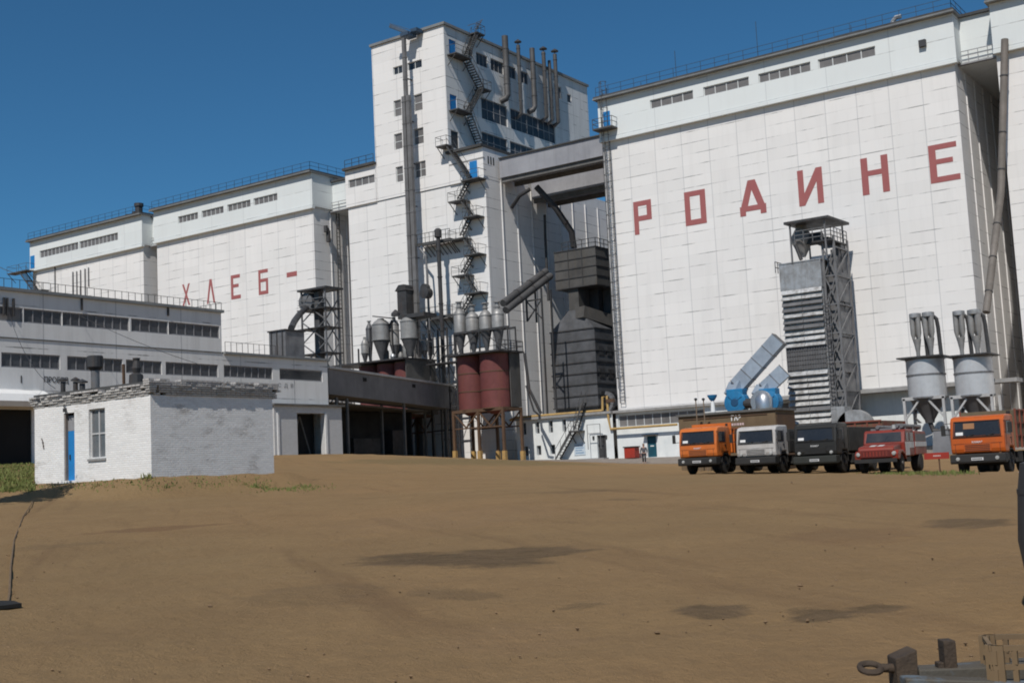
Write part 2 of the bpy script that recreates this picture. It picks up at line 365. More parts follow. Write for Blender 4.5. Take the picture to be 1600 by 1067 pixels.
def _patch(a, b, halfw, st, dark):
    p, q = ghit(*a), ghit(*b); c = (p+q)/2; d = q-p
    PATCHES.append((float(c[0]), float(c[1]), math.atan2(d[1], d[0]), float(np.hypot(d[0], d[1])/2), halfw, st, dark))
DARKS = (.092, .064, .035); MIDS = (.14, .095, .05); RED = (.165, .088, .045); OLIVE = (.135, .118, .052); PALE = (.30, .19, .10)
for a_, b_, hw_, st_, col_ in (((600,892),(800,862),2.6,.9,DARKS), ((690,878),(925,850),1.5,.85,DARKS), ((1030,962),(1195,948),.55,.85,DARKS), ((1220,968),(1345,952),.6,.85,DARKS), ((1290,958),(1450,944),.4,.7,DARKS),
        ((840,950),(975,944),.3,.55,MIDS), ((640,918),(800,940),.5,.5,MIDS), ((1420,822),(1620,812),1.2,.75,DARKS), ((40,842),(440,810),.7,.6,RED), ((780,772),(1020,764),1.2,.5,MIDS), ((900,784),(1030,778),.7,.5,MIDS),
        ((430,724),(1000,722),7,.6,OLIVE), ((-20,860),(200,846),1.0,.4,MIDS), ((500,815),(980,800),5,.3,PALE), ((1180,840),(1480,832),1.5,.35,RED), ((350,930),(620,925),1.2,.35,MIDS), ((600,1010),(1000,985),1.2,.3,PALE)):
    _patch(a_, b_, hw_, st_, col_)
PAT_GRASS = []
angs = []; a = -180.0
while a < 180: angs.append(a); a += .3 if -30 < a < 28 else 4.0
rad = [.8]
while rad[-1] < 45: rad.append(rad[-1]*1.017)
while rad[-1] < 170: rad.append(rad[-1]*1.03)
while rad[-1] < 2600: rad.append(rad[-1]*1.35)
na, nr = len(angs), len(rad); T = np.radians(YAW+np.array(angs)); RR, TT = np.meshgrid(np.array(rad), T, indexing='ij')
gx_, gy_ = (RR*np.sin(TT)).ravel(), (RR*np.cos(TT)).ravel(); gzv = gz_arr(gx_, gy_)
for i in range(len(gzv)):
    if RR.flat[i] < 150: v = Vector((gx_[i]*.8, gy_[i]*.8, 0)); gzv[i] += .04*mnoise.noise(v) + .022*mnoise.noise(v*3.7) + .012*mnoise.noise(v*9)
vs = np.c_[gx_, gy_, gzv]; vs = np.r_[vs, [[0, 0, gz(0, 0)]]]
fs = [(na*nr, j, (j+1) % na) for j in range(na)] + [(i*na+j, (i+1)*na+j, (i+1)*na+(j+1) % na, i*na+(j+1) % na) for i in range(nr-1) for j in range(na)]
g = MB(); g.add(vs, fs); go = g.build('ground', ground_mat())
for p in go.data.polygons: p.use_smooth = True
# damp, churned and differently coloured soil: its colour and how far it reaches, stored on the ground mesh
reach = np.zeros(len(vs)); stc = np.zeros((len(vs), 3)); stn = np.zeros(len(vs))
for (cx, cy, ang, a_, b_, st, dark) in PATCHES:
    dx, dy = vs[:,0]-cx, vs[:,1]-cy; u = (dx*math.cos(ang)+dy*math.sin(ang))/a_; v = (-dx*math.sin(ang)+dy*math.cos(ang))/b_
    e = np.clip(1.12-.62*np.hypot(u, v), 0, 1); m_ = e > reach; reach = np.where(m_, e, reach); stn = np.where(m_, st, stn); stc[m_] = dark
for nm, arr in (('stain', np.c_[stc, np.ones(len(vs))]), ('stain_reach', np.c_[reach, stn, reach*0, np.ones(len(vs))])):
    at = go.data.color_attributes.new(nm, 'FLOAT_COLOR', 'POINT'); at.data.foreach_set('color', arr.ravel().astype(np.float32))
kind(go, 'structure')

# concrete apron along the foot of the elevator
PAVE = M('pale_apron_concrete', (.25, .215, .185), (.19, .16, .135), .7, .9, bump=.3)
g = MB(); xs_ = [-72+1.25*i for i in range(41)]; ys_ = [98.6, 100, 102, 104, 106, 108, 109.3]
tp = [(x, y, gz(x, y)+.05) for y in ys_ for x in xs_]; k = len(xs_)
g.add(tp, [(r*k+c, r*k+c+1, (r+1)*k+c+1, (r+1)*k+c) for r in range(len(ys_)-1) for c in range(k-1)])
for c in range(k-1): a, b = tp[c], tp[c+1]; g.quad((a[0], a[1], a[2]-.3), (b[0], b[1], b[2]-.3), b, a)
kind(g.build('pavement', PAVE), 'structure')

# ---------------------------------------------------------------- shared builders for buildings
def window(par, P, u0, u1, z0, z1, nx, ny, dep=.16, fm=None, gm=None, bar=.07, name='window', label=None):
    f = MB(); d0, d1 = -dep+.01, -dep+.07
    f.pbox(P, u0, u1, z0, z0+bar, d0, d1); f.pbox(P, u0, u1, z1-bar, z1, d0, d1)
    f.pbox(P, u0, u0+bar, z0+bar, z1-bar, d0, d1); f.pbox(P, u1-bar, u1, z0+bar, z1-bar, d0, d1)
    for i in range(1, nx):
        u = u0+(u1-u0)*i/nx; f.pbox(P, u-bar/2, u+bar/2, z0+bar, z1-bar, d0, d1)
    for j in range(1, ny):
        z = z0+(z1-z0)*j/ny
        for i in range(nx):
            a = u0+(u1-u0)*i/nx + (bar if i == 0 else bar/2); b = u0+(u1-u0)*(i+1)/nx - (bar if i == nx-1 else bar/2)
            f.pbox(P, a, b, z-bar/2, z+bar/2, d0, d1-.005)
    wo = f.build(name, fm or FRAME, par)
    if label: wo['label'] = label
    p = MB(); p.quad(P(u0,z0,-dep+.03), P(u1,z0,-dep+.03), P(u1,z1,-dep+.03), P(u0,z1,-dep+.03))
    p.build('pane', gm or GLASS, wo)
    return wo
def railing(par, pts, h=1.0, step=2.0, r=.03, rails=2, mat=None, name='railing'):
    g = MB()
    for a, b in zip(pts, pts[1:]):
        a, b = Vector(a), Vector(b); L = (b-a).length; n = max(1, round(L/step))
        for i in range(n+1): p = a+(b-a)*i/n; g.bar(p, p+Vector((0,0,h)), r*2)
        for k in range(rails):
            z = Vector((0,0,h*(k+1)/rails)); g.bar(a+z, b+z, r*2)
    return g.build(name, mat or RAIL, par)
def ladder(par, x, y, z0, z1, w=.5, dy=0, cage=True, mat=None, name='ladder'):
    g = MB()
    for s in (-1, 1): g.bar((x+s*w/2, y, z0), (x+s*w/2, y, z1), .06)
    z = z0
    while z < z1: g.bar((x-w/2, y, z), (x+w/2, y, z), .035); z += .35
    if cage:
        z = z0+2.5
        while z < z1+.8:
            g.path([(x-w/2, y, z), (x-w/2-.12, y-.4, z), (x, y-.72, z), (x+w/2+.12, y-.4, z), (x+w/2, y, z)], .03, 5); z += 1.4
        for u, v in ((-.37, -.4), (0, -.72), (.37, -.4)): g.bar((x+u, y+v, z0+2.5), (x+u, y+v, z1+.6), .045)
    return g.build(name, mat or STAIR, par)
def flight(g, P, a, b, d0, d1, n=None, rail=True):
    """one steel stair flight between (u,z) a and b, between depths d0 and d1 off the wall"""
    (ua, za), (ub, zb) = a, b; L = math.hypot(ub-ua, zb-za); n = n or max(4, int(L/.32))
    for d in (d0, d1):
        g.bar(P(ua,za,d), P(ub,zb,d), .05, .18)
        if rail:
            g.bar(P(ua,za+1.0,d), P(ub,zb+1.0,d), .04)
            for t in (0, .33, .66, 1): g.bar(P(ua+(ub-ua)*t, za+(zb-za)*t, d), P(ua+(ub-ua)*t, za+(zb-za)*t+1.0, d), .035)
    for i in range(n):
        t = (i+.5)/n; u, z = ua+(ub-ua)*t, za+(zb-za)*t
        g.pbox(P, u-.14, u+.14, z-.02, z+.02, min(d0,d1)+.03, max(d0,d1)-.03)
def landing(g, P, u0, u1, z, d0, d1, rail=True, brace=True):
    g.pbox(P, u0, u1, z-.14, z, d0, d1)
    if rail:
        for u in (u0, (u0+u1)/2, u1): g.bar(P(u,z,d1), P(u,z+1.0,d1), .035)
        g.bar(P(u0,z+1.0,d1), P(u1,z+1.0,d1), .04); g.bar(P(u0,z+.5,d1), P(u1,z+.5,d1), .03)
        for u in (u0, u1): g.bar(P(u,z+1.0,d0), P(u,z+1.0,d1), .05)
    if brace:
        for u in (u0+.1, u1-.1): g.bar(P(u,z-.1,d1-.1), P(u,z-1.3,.02), .07)
def stroke(g, P, pts, wd, d0=.012, d1=.03):
    """a painted stroke between two (u,z) points"""
    (ua, za), (ub, zb) = pts; du, dz = ub-ua, zb-za; L = math.hypot(du, dz); nu, nz = -dz/L*wd/2, du/L*wd/2
    c = [(ua+nu, za+nz), (ub+nu, zb+nz), (ub-nu, zb-nz), (ua-nu, za-nz)]
    g.hexa([P(u, z, d0) for u, z in c] + [P(u, z, d1) for u, z in c])
GLYPH = {   # strokes as rectangles (u0,u1,z0,z1) or slanted quads (four u,z corners)
 'Р': [(0,.26,0,1), (.26,1,.85,1), (.74,1,.40,.85), (.26,.74,.40,.55)],
 'О': [(0,.26,0,1), (.74,1,0,1), (.26,.74,.85,1), (.26,.74,0,.16)],
 'Д': [[(.04,.24),(.30,.24),(.60,1),(.36,1)], [(.70,.24),(.96,.24),(.64,1),(.36,1)], (0,1,.12,.27), (0,.22,0,.12), (.78,1,0,.12)],
 'И': [(0,.24,0,1), (.76,1,0,1), [(.24,0),(.24,.34),(.76,1),(.76,.62)]],
 'Н': [(0,.25,0,1), (.75,1,0,1), (.25,.75,.50,.64)],
 'Е': [(0,.24,0,1), (.24,.95,.86,1), (.24,.80,.48,.61), (.24,1,0,.15)],
 'Х': [[(0,0),(.22,0),(1,1),(.78,1)], [(.78,0),(1,0),(.22,1),(0,1)]],
 'Л': [[(0,0),(.20,0),(.58,1),(.36,1)], [(.80,0),(1,0),(.62,1),(.40,1)]],
 'Б': [(0,.22,0,1), (.22,1,.86,1), (.22,1,.50,.63), (.22,1,0,.14), (.78,1,.14,.50)],
 '-': [(0,1,0,1)],
}
def letter(par, ch, P, u0, u1, z0, z1):
    g = MB()
    for i, s in enumerate(GLYPH[ch]):
        c = s if isinstance(s, list) else [(s[0],s[2]),(s[1],s[2]),(s[1],s[3]),(s[0],s[3])]
        q = [(u0+a*(u1-u0), z0+b*(z1-z0)) for a, b in c]; e = .022+.002*i
        g.hexa([P(u, z, .0) for u, z in q] + [P(u, z, e) for u, z in q])
    return g.build('letter', LETTER, par)
def text_mesh(par, s, P, u0, z0, h, mat, name='lettering', d=.02, bold=0, width=None):
    cu = bpy.data.curves.new('t', 'FONT'); cu.body = s; cu.size = h/.72; cu.offset = bold
    o = bpy.data.objects.new('t', cu); C.objects.link(o)
    me = bpy.data.meshes.new_from_object(o.evaluated_get(bpy.context.evaluated_depsgraph_get()))
    mx = max(v.co.x for v in me.vertices); k = 1 if not width else width/mx
    g = MB(); g.add([P(u0+v.co.x*k, z0+v.co.y, d) for v in me.vertices], [tuple(p.vertices) for p in me.polygons])
    bpy.data.objects.remove(o); bpy.data.curves.remove(cu); bpy.data.meshes.remove(me)
    return g.build(name, mat, par)

# ---------------------------------------------------------------- the elevator: silo blocks
YF = 109.0; ZB, ZG, ZT = 7.68, 35.85, 40.0
def silo_block(name, label, X0, X1, back, zbase, wins, wz, depth_side=True, gx0=None, gx1=None, rails=True, wallmat=None):
    t = thing(name, label, 'grain silo', ((X0+X1)/2, YF, zbase)); P = PY(YF); wm = wallmat or WALL_R
    g = MB(); g.wall(P, X0, X1, zbase, ZG, [], .1)
    g.quad((X0,YF,zbase),(X0,back,zbase),(X0,back,ZG),(X0,YF,ZG)); g.quad((X1,YF,zbase),(X1,back,zbase),(X1,back,ZG),(X1,YF,ZG))
    g.quad((X0,back,zbase),(X1,back,zbase),(X1,back,ZG),(X0,back,ZG))
    y = YF+2.9
    while y < back-1:                     # the ribs between the silo cells on the flank
        g.hexa([(X1,y-.05,zbase),(X1+.09,y,zbase),(X1+.09,y+.14,zbase),(X1,y+.2,zbase),(X1,y-.05,ZG-.4),(X1+.09,y,ZG-.4),(X1+.09,y+.14,ZG-.4),(X1,y+.2,ZG-.4)]); y += 3.0
    wl = g.build('silo_wall', wm, t)
    a, b = (gx0 if gx0 is not None else X0-.12), (gx1 if gx1 is not None else X1+.3)
    G = PY(YF-.42); g = MB(); ops = [(u0, u1, wz[0], wz[1]) for u0, u1, n in wins]
    g.wall(G, a, b, ZG, ZT, ops, .2)
    g.quad((a,YF-.42,ZG),(b,YF-.42,ZG),(b,back,ZG),(a,back,ZG))
    for x in (a, b): g.quad((x,YF-.42,ZG),(x,back,ZG),(x,back,ZT),(x,YF-.42,ZT))
    g.pbox(G, a-.02, b+.02, ZG-.28, ZG+.05, -.4, .10)
    gal = g.build('gallery', GALL, t)
    g = MB(); g.box(a-.25, b+.25, YF-1.05, back, ZT+.003, ZT+.16); g.build('eave_slab', EAVE, t)
    g = MB(); g.box(a-.2, b+.2, YF-.95, back, ZT+.163, ZT+.36); ro = g.build('roof', ROOF, t)
    for u0, u1, n in wins: window(t, G, u0, u1, wz[0], wz[1], n, 1, .2, FRAME, GLASS_D if rnd.random() < .7 else GLASS, .09)
    if rails: railing(t, [(a, YF-.7, ZT+.36), (b, YF-.7, ZT+.36), (b, YF+12, ZT+.36)], 1.0, 1.5, .02)
    return t
# right block with the big word
wz = (37.85, 38.78)
def wx(px, py): return fx(px, py, YF)
tR = silo_block('grain_silo', 'big white silo block at right with large red capital letters and a caged ladder', -63.3, -27.4, 148, 2.4,
    [(wx(1019,166), wx(1086,150), 4), (wx(1102,146), wx(1173,129), 4), (wx(1188,125), wx(1269,105), 5), (wx(1281,103), wx(1370,80), 4)], wz)
for ch, u0, u1 in (('Р',-60.15,-58.1),('О',-54.36,-52.07),('Д',-48.5,-45.8),('И',-42.51,-40.1),('Н',-36.43,-33.94),('Е',-30.31,-27.75)):
    letter(tR, ch, PY(YF), u0, u1, 25.4, 28.8)
x = fx(962, 400, YF); ladder(tR, x, YF-.35, 8.5, 41.2, .55)
g = MB(); P = PY(YF); gx = fx(952, 195, YF); G = PY(YF-.42)
dz0 = fz(952, 204, YF)
d = MB(); d.pbox(G, gx-.4, gx+.4, dz0, dz0+1.9, .0, .06); d.build('door', BLUE, tR)
g.pbox(G, gx-1.1, gx+1.2, dz0-.16, dz0, .0, 1.2); 
for u in (gx-1.1, gx, gx+1.2): g.bar(G(u,dz0,1.15), G(u,dz0+1.0,1.15), .05)
for z in (.5, 1.0): g.bar(G(gx-1.1,dz0+z,1.15), G(gx+1.2,dz0+z,1.15), .05); g.bar(G(gx-1.1,dz0+z,.05), G(gx-1.1,dz0+z,1.15), .05); g.bar(G(gx+1.2,dz0+z,.05), G(gx+1.2,dz0+z,1.15), .05)
g.build('balcony', STAIR, tR)
hx_ = fx(1446, 88, YF); h = MB(); h.pbox(G, hx_-.3, hx_+.3, 37.6, 38.2, 0, .35); h.build('vent_box', STEEL_D, tR)
# roof clutter of the right block
g = MB()
for px, hgt in ((1056, 4.2), (1186, 5.0), (1000, 1.8), (1335, 2.2)): xx = fx(px, 110, YF+3); g.bar((xx, YF+3, ZT+.3), (xx, YF+3, ZT+.3+hgt), .05)
g.build('antenna', RAIL, tR)
xx = fx(1395, 35, YF+1); g = MB(); g.path([(xx, YF+1, ZT+.3), (xx, YF+1, ZT+1.1), (xx+.3, YF+1, ZT+1.4), (xx+.8, YF+1, ZT+1.4)], .22, 8); g.build('roof_vent', GALV, tR)
xx = fx(1330, 55, YF+1); g = MB(); g.box(xx-1.2, xx+1.2, YF, YF+2, ZT+.3, ZT+.75); g.build('roof_hatch', RAIL, tR)
# base storey of the right block
Pb = PY(YF-.55); g = MB()
bu0, bu1 = -63.3, -27.4
u_a, u_b = fx(962, 655, YF-.55), fx(1058, 650, YF-.55)
bw = [(u_a+.3, u_b+3, 6.05, 7.25), (-47.6, -42, 6.05, 7.25)]
du0, du1 = fx(1011.5, 700, YF-.55), fx(1026, 700, YF-.55)
ops = bw + [(du0, du1, 2.9, 5.0)]
g.wall(Pb, bu0, bu1, 2.3, 7.5, ops, .22)
g.quad((bu0,YF-.55,2.3),(bu0,YF,2.3),(bu0,YF,7.5),(bu0,YF-.55,7.5)); g.quad((bu1,YF-.55,2.3),(bu1,YF,2.3),(bu1,YF,7.5),(bu1,YF-.55,7.5))
g.build('base_storey', PLAST, tR)
g = MB(); g.box(bu0-.1, -48.5, YF-1.0, YF-.003, 7.5, 7.75); g.box(-48.5, bu1+3.2, YF-2.2, YF-.003, 7.42, 7.75); g.build('base_cornice', CONC, tR)
window(tR, Pb, *bw[0], 10, 1, .2, FRAME, GLASS_D); window(tR, Pb, *bw[1], 6, 1, .2, FRAME, GLASS_D)
d = MB(); d.pbox(Pb, du0+.05, du1-.05, 2.9, 4.95, -.15, -.08); do = d.build('door', TEAL, tR); do['label'] = 'dark teal ground door'
d = MB(); d.pbox(Pb, (du0+du1)/2-.2, (du0+du1)/2+.2, 3.95, 4.05, -.08, -.06); d.build('door_sign', WHITEP, do)
d = MB(); d.pbox(Pb, du0-.25, du1+.25, 5.05, 5.13, 0, .6); d.build('door_canopy', STEEL_D, tR)

tH = silo_block('grain_silo', 'white silo block at left carrying four thin red letters and a dash behind the workshop', -134.4, -104.9, 150, 3.0,
    [(wx(282,344), wx(313,336), 5), (wx(319,335), wx(353,326), 5), (wx(359,325), wx(395,316), 5), (wx(400,315), wx(437,306), 5)], (37.55, 38.5))
for ch, u0, u1, z0, z1 in (('Х',-129.39,-127.85,26.4,29.3),('Л',-124.57,-122.97,26.1,29.3),('Е',-119.91,-118.12,26.1,29.25),('Б',-114.82,-113.1,26.06,29.25),('-',-109.78,-108.01,27.65,28.25)):
    letter(tH, ch, PY(YF), u0, u1, z0, z1)
g = MB(); ly = 112.6
g.bar((-104.45, ly, 5), (-104.45, ly, 35.5), .1); g.bar((-104.45, ly+.5, 5), (-104.45, ly+.5, 35.5), .1); z = 5
while z < 35.5: g.bar((-104.45, ly, z), (-104.45, ly+.5, z), .05); z += .5
g.build('ladder', STAIR, tH)
g = MB(); g.lathe([(.28,0),(.28,1.4),(.05,1.8)], (-104.4, 111, 31.6), 8); g.lathe([(.25,0),(.25,.8)], (-104.4, 110.6, 32.8), 8); g.build('vent_unit', STEEL_D, tH)

tF = silo_block('grain_silo', 'farthest white silo block at left with long window strip and dark roof stacks', -162.9, -137.3, 145, 3.5,
    [(wx(66,400), wx(126,384), 10), (wx(128,384), wx(188,370), 10)], (37.25, 38.35))
for px, z1, wd in ((202, 1.3, 1.0), (209.5, 1.6, .5), (217, 2.6, 1.1)):
    xx = fx(px, 330, YF+4); g = MB(); g.lathe([(wd*.5,0),(wd*.5,z1),(wd*.62,z1+.05),(wd*.62,z1+.5)], (xx, YF+4, ZT+.2), 10); g.build('roof_stack', STEEL_D, tF)
dx = fx(51, 413, YF-.42); d = MB(); d.pbox(PY(YF-.42), dx-.5, dx+.5, 36.0, 37.9, 0, .06); d.build('door', BLUE, tF)
g = MB(); P = PY(YF-.42); landing(g, P, fx(28, 425, YF), fx(58, 422, YF), fz(45, 426, YF), 0, 1.4); flight(g, P, (fx(45,426,YF), fz(45,426,YF)), (fx(66,455,YF), fz(66,455,YF)), .1, 1.3); landing(g, P, fx(62,455,YF), fx(82,452,YF), fz(70,456,YF), 0, 1.4); g.build('fire_stair', STAIR, tF)
g = MB()
for px, a, b in ((87, 410, 470), (115, 425, 480), (121, 424, 480), (127, 422, 480), (134, 420, 470), (139.5, 418, 448)):
    xx = fx(px, 440, YF); g = MB(); g.bar((xx, YF-.12, fz(px,b,YF)), (xx, YF-.12, fz(px,a,YF)), .13); g.build('wall_pipe', STEEL_G, tF)

tX = silo_block('grain_silo', 'white silo block cut off at the right beyond a dark narrow gap', -23.9, 14, 148, 2.0, [], wz, rails=False)
# galleries bridging the gaps between blocks
def link(label, x0, x1, y0, z0, z1, back):
    t = thing('gallery_link', label, 'gallery', ((x0+x1)/2, y0, z0))
    g = MB(); g.box(x0, x1, y0, y0+28, z0, z1); g.build('wall', GALL, t)
    g = MB(); g.box(x0, x1, y0-.3, y0+28, z1+.003, z1+.25); g.build('roof', ROOF, t)
    g = MB(); P = PY(y0)
    for z in (.35, .8, 1.2): g.bar(P(x0,z0+z,.25), P(x1,z0+z,.25), .06)
    for i in range(5): u = x0+.1+(x1-x0-.2)*i/4; g.bar(P(u,z0,.25), P(u,z0+1.2,.25), .05)
    g.pbox(P, x0, x1, z0-.02, z0+.12, 0.003, .4); g.build('railing', FRAME_D, t)
    g = MB(); g.box(x0-.4, x1+.4, back, back+1, 0, z1); g.build('back_wall', CONC_D, t)
link('short pale gallery over the gap at the right edge, with white railing', -27.395, -23.905, 110.4, 35.7, 40.0, 142)
link('short pale gallery over the gap right of the lettered left block', -104.895, -99.105, 112.2, 35.5, 39.3, 142)
link('short pale gallery over the narrow gap between the two left silo blocks', -137.295, -134.405, 110.4, 35.7, 39.8, 142)
# ---------------------------------------------------------------- headhouse: middle block, tower, outside stairs, ducts
tM = thing('elevator_headhouse', 'tall white headhouse tower with zigzag steel stairs rising above the middle silo block', 'grain elevator', (-89, YF, 3))
MX0, MX1, TX0, TX1, TB, TZ = -99.1, -78.6, -94.4, -83.4, 140.2, 53.5
P = PY(YF); g = MB(); g.wall(P, MX0, MX1, 2.6, 34.7, [], .1)
for x in (MX0, MX1): g.quad((x,YF,2.6),(x,152,2.6),(x,152,36.1),(x,YF,36.1))
g.quad((MX0,152,2.6),(MX1,152,2.6),(MX1,152,36.1),(MX0,152,36.1)); g.quad((MX0,YF+.1,36.1),(MX1,YF+.1,36.1),(MX1,152,36.1),(MX0,152,36.1))
y = YF+2.9
while y < 151:
    X1 = MX1; g.hexa([(X1,y-.05,2.6),(X1+.09,y,2.6),(X1+.09,y+.14,2.6),(X1,y+.2,2.6),(X1,y-.05,34.9),(X1+.09,y,34.9),(X1+.09,y+.14,34.9),(X1,y+.2,34.9)]); y += 3.0
g.build('silo_wall', WALL_R, tM)
G = PY(YF-.25)
def gal(x0, x1, z0, z1, ops, back, nm='gallery'):
    g = MB(); g.wall(G, x0, x1, z0, z1, ops, .2); g.quad((x0,YF-.25,z0),(x1,YF-.25,z0),(x1,back,z0),(x0,back,z0))
    for x in (x0, x1): g.quad((x,YF-.25,z0),(x,back,z0),(x,back,z1),(x,YF-.25,z1))
    g.quad((x0,back,z0),(x1,back,z0),(x1,back,z1),(x0,back,z1))
    o = g.build(nm, WALL_T, tM)
    r = MB(); r.box(x0-.1, x1+.1, YF-.7, back, z1+.003, z1+.3); r.build('gallery_roof', ROOF, tM); return o
w0, w1 = fx(547, 299, YF), fx(588, 293, YF)
gal(MX0-.1, TX0-.006, 34.7, 39.15, [(w0, w1, 37.0, 38.0)], 150)
window(tM, G, w0, w1, 37.0, 38.0, 4, 1, .2, FRAME, GLASS_D)
railing(tM, [(MX0, YF-.4, 39.45), (TX0-.1, YF-.4, 39.45)], 1.0, 1.2)
bdx = fx(742, 265, YF)
gal(TX1+.006, MX1+.02, 34.7, 38.2, [], 124)
g = MB(); g.box(TX1+.05, MX1+.06, YF-.29, YF+.0, 36.9, 37.05); g.build('ledge', CONC, tM)
d = MB(); d.pbox(G, bdx-.5, bdx+.52, 34.85, 36.8, .0, .06); d.build('door', BLUE, tM)
for i in range(3):
    v = MB(); v.quad(*[(MX1+.035, a, b) for a, b in ((109.6+i*.5, 36.4), (109.85+i*.5, 36.4), (109.85+i*.5, 37.3), (109.6+i*.5, 37.3))]); v.build('vent_slot', STEEL_D, tM)
# tower front and flank with real window openings
PT = PY(YF-.12); S = 3.95
def cz(x, y): return 560+x/S, 30+y/S
def rect(x0, x1, y0, y1):
    a, b = cz(x0, (y0+y1)/2), cz(x1, (y0+y1)/2); c, e = cz((x0+x1)/2, y1), cz((x0+x1)/2, y0)
    return fx(*a, YF), fx(*b, YF), fz(*c, YF), fz(*e, YF)
fr = [(rect(215,272,212,262), 2, 1), (rect(303,392,176,232), 2, 1), (rect(222,268,482,585), 1, 2), (rect(345,398,447,550), 1, 2),
      (rect(225,275,705,800), 1, 2), (rect(345,406,662,768), 1, 2), (rect(236,280,918,1012), 1, 2), (rect(352,420,882,985), 2, 2)]
z_rows = [(49.3, 50.25), (44.25, 46.2), (40.3, 42.2), (36.4, 38.25)]
fr = [((r[0], r[1], *z_rows[i//2]), a, b) for i, (r, a, b) in enumerate(fr)]
PF = PX(TX1); fl = []
for (a, b, z0, z1, nx, ny) in ((113.7,114.4,51.0,51.9,1,1),(115.0,117.3,50.4,51.9,3,1),(117.9,120.6,50.4,51.9,3,1),(121.6,123.2,50.4,51.9,2,1),(124.4,125.9,50.4,51.9,2,1),(130.9,131.6,50.4,51.5,1,1),(132.4,133.6,50.3,51.9,1,1),(135.0,136.0,50.3,51.4,1,1),
        (115.6,120.9,43.9,46.5,4,2),(121.6,131.6,43.9,46.5,8,2),(115.4,120.6,40.2,42.3,4,2),(121.2,127.4,40.2,42.3,5,2)):
    fl.append(((a, b, z0, z1), nx, ny))
drs = [(109.77, 111.1, 50.15, 52.1), (109.5, 110.8, 43.6, 45.5), (109.4, 110.8, 39.2, 41.2)]
g = MB(); g.wall(PT, TX0, TX1, 34.72, TZ, [r for r, a, b in fr], .2)
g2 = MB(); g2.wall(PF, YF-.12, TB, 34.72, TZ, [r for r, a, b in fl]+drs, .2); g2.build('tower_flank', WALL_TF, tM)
g.quad((TX0,YF-.12,34.72),(TX0,TB,34.72),(TX0,TB,TZ),(TX0,YF-.12,TZ)); g.quad((TX0,TB,34.72),(TX1,TB,34.72),(TX1,TB,TZ),(TX0,TB,TZ))
g.build('tower_wall', WALL_T, tM)
GL2 = M('bluish_window_glass', (.03, .036, .045), (.07, .078, .09), .6, .4, spec=.25)
for r, a, b in fr: window(tM, PT, *r, a, b, .2, FRAME, GLASS_D if r[2] < 48 else GLASS, .08)
for r, a, b in fl: window(tM, PF, *r, a, b, .2, FRAME_D, GL2, .09)
for i, r in enumerate(drs):
    d = MB(); d.pbox(PF, *r, -.15, -.09); d.build('door', BLUE if i < 2 else STEEL_D, tM)
g = MB(); g.box(TX0-.15, TX1+.25, YF-.35, TB+.1, TZ+.003, TZ+.3); g.build('tower_roof', EAVE, tM)
# stairs on the tower flank
for a_, b_, z_ in ((109.3, 112.3, 50.1), (114.3, 116.0, 47.1), (109.2, 112.0, 43.5), (113.6, 115.2, 53.7)):
    g = MB(); landing(g, PF, a_, b_, z_, 0, 1.3); g.build('stair_landing', STAIR, tM)
for a, b in (((112.0, 50.15), (114.0, 53.6)), ((112.0, 50.05), (114.6, 47.15)), ((114.6, 47.1), (111.8, 43.55)), ((111.8, 43.5), (114.4, 39.3))):
    g = MB(); flight(g, PF, a, b, .25, 1.2); g.build('stair_flight', STAIR, tM)
g = MB()
for k in range(4): g.path([PF(114.2+k*.25, 54.3+.35*k, .3), PF(114.3+k*.25, 54.5+.35*k, 1.2), PF(114.5+k*.25, 54.2+.35*k, .3)], .04, 5)
g.build('stair_cage', STAIR, tM)
# exhaust ducts climbing the flank
for y, r, z0, z1, hood, hook in ((120.1, .40, 46.9, 55.0, 0, 1), (122.9, .24, 45.5, 54.6, 1, 0), (126.0, .34, 46.8, 55.0, 0, 1), (128.6, .26, 46.3, 55.2, 1, 0), (129.9, .22, 46.2, 54.4, 0, 0), (131.3, .26, 46.2, 55.6, 1, 0)):
    g = MB(); x = TX1+.75; pts = [(x, y, z1), (x, y, z0+.5)]
    if hook: pts = [(x, y, z1), (x, y, z0+.7), (x-.15, y-.2, z0+.25), (TX1+.01, y-.5, z0)]
    else: pts = [(x, y, z1), (x, y, z0+.4), (TX1+.01, y, z0)]
    g.path(pts, r, 10)
    z = z0+2
    while z < z1: g.lathe([(r+.04, 0), (r+.04, .1)], (x, y, z), 10); z += 2.2
    dk = g.build('exhaust_duct', CASING, tM, smooth=True)
    if hood: h = MB(); h.lathe([(r*1.9, .35), (r*1.9, .45), (.05, .75)], (x, y, z1), 10); h.tube((x, y, z1), (x, y, z1+.5), .05); h.build('rain_hood', STEEL_D, dk)
# zigzag stair down the front of the middle block
YS = 107.9
def q(px, py, Y=YS): return fx(px, py, Y), fz(px, py, Y)
Pq = PY(YF)
def lnd(x0, x1, y):
    a, b = q(x0, y), q(x1, y); g = MB(); landing(g, Pq, a[0], b[0], (a[1]+b[1])/2, .02, 1.5); g.build('stair_landing', STAIR, tM)
def flt(a, b, d0=.25, d1=1.35):
    g = MB(); flight(g, Pq, q(*a), q(*b), d0, d1); g.build('stair_flight', STAIR, tM)
lnd(684, 701, 228); flt((700, 230), (733, 279)); lnd(723, 751, 280)
rows = [((727,282),(712,311), (703,726,314), (723,316),(737,336), (726,748,338)), ((729,340),(716,368), (704,728,373), (727,375),(741,395), (728,751,397)),
        ((733,399),(718,426), (709,732,430), (729,432),(743,455), (728,754,457)), ((733,459),(716,488), (704,730,491), (728,493),(742,513), (728,752,515))]
for a, b, l1, c, d, l2 in rows:
    flt(a, b, .2, .8); lnd(*l1); flt(c, d, .8, 1.4); lnd(*l2)
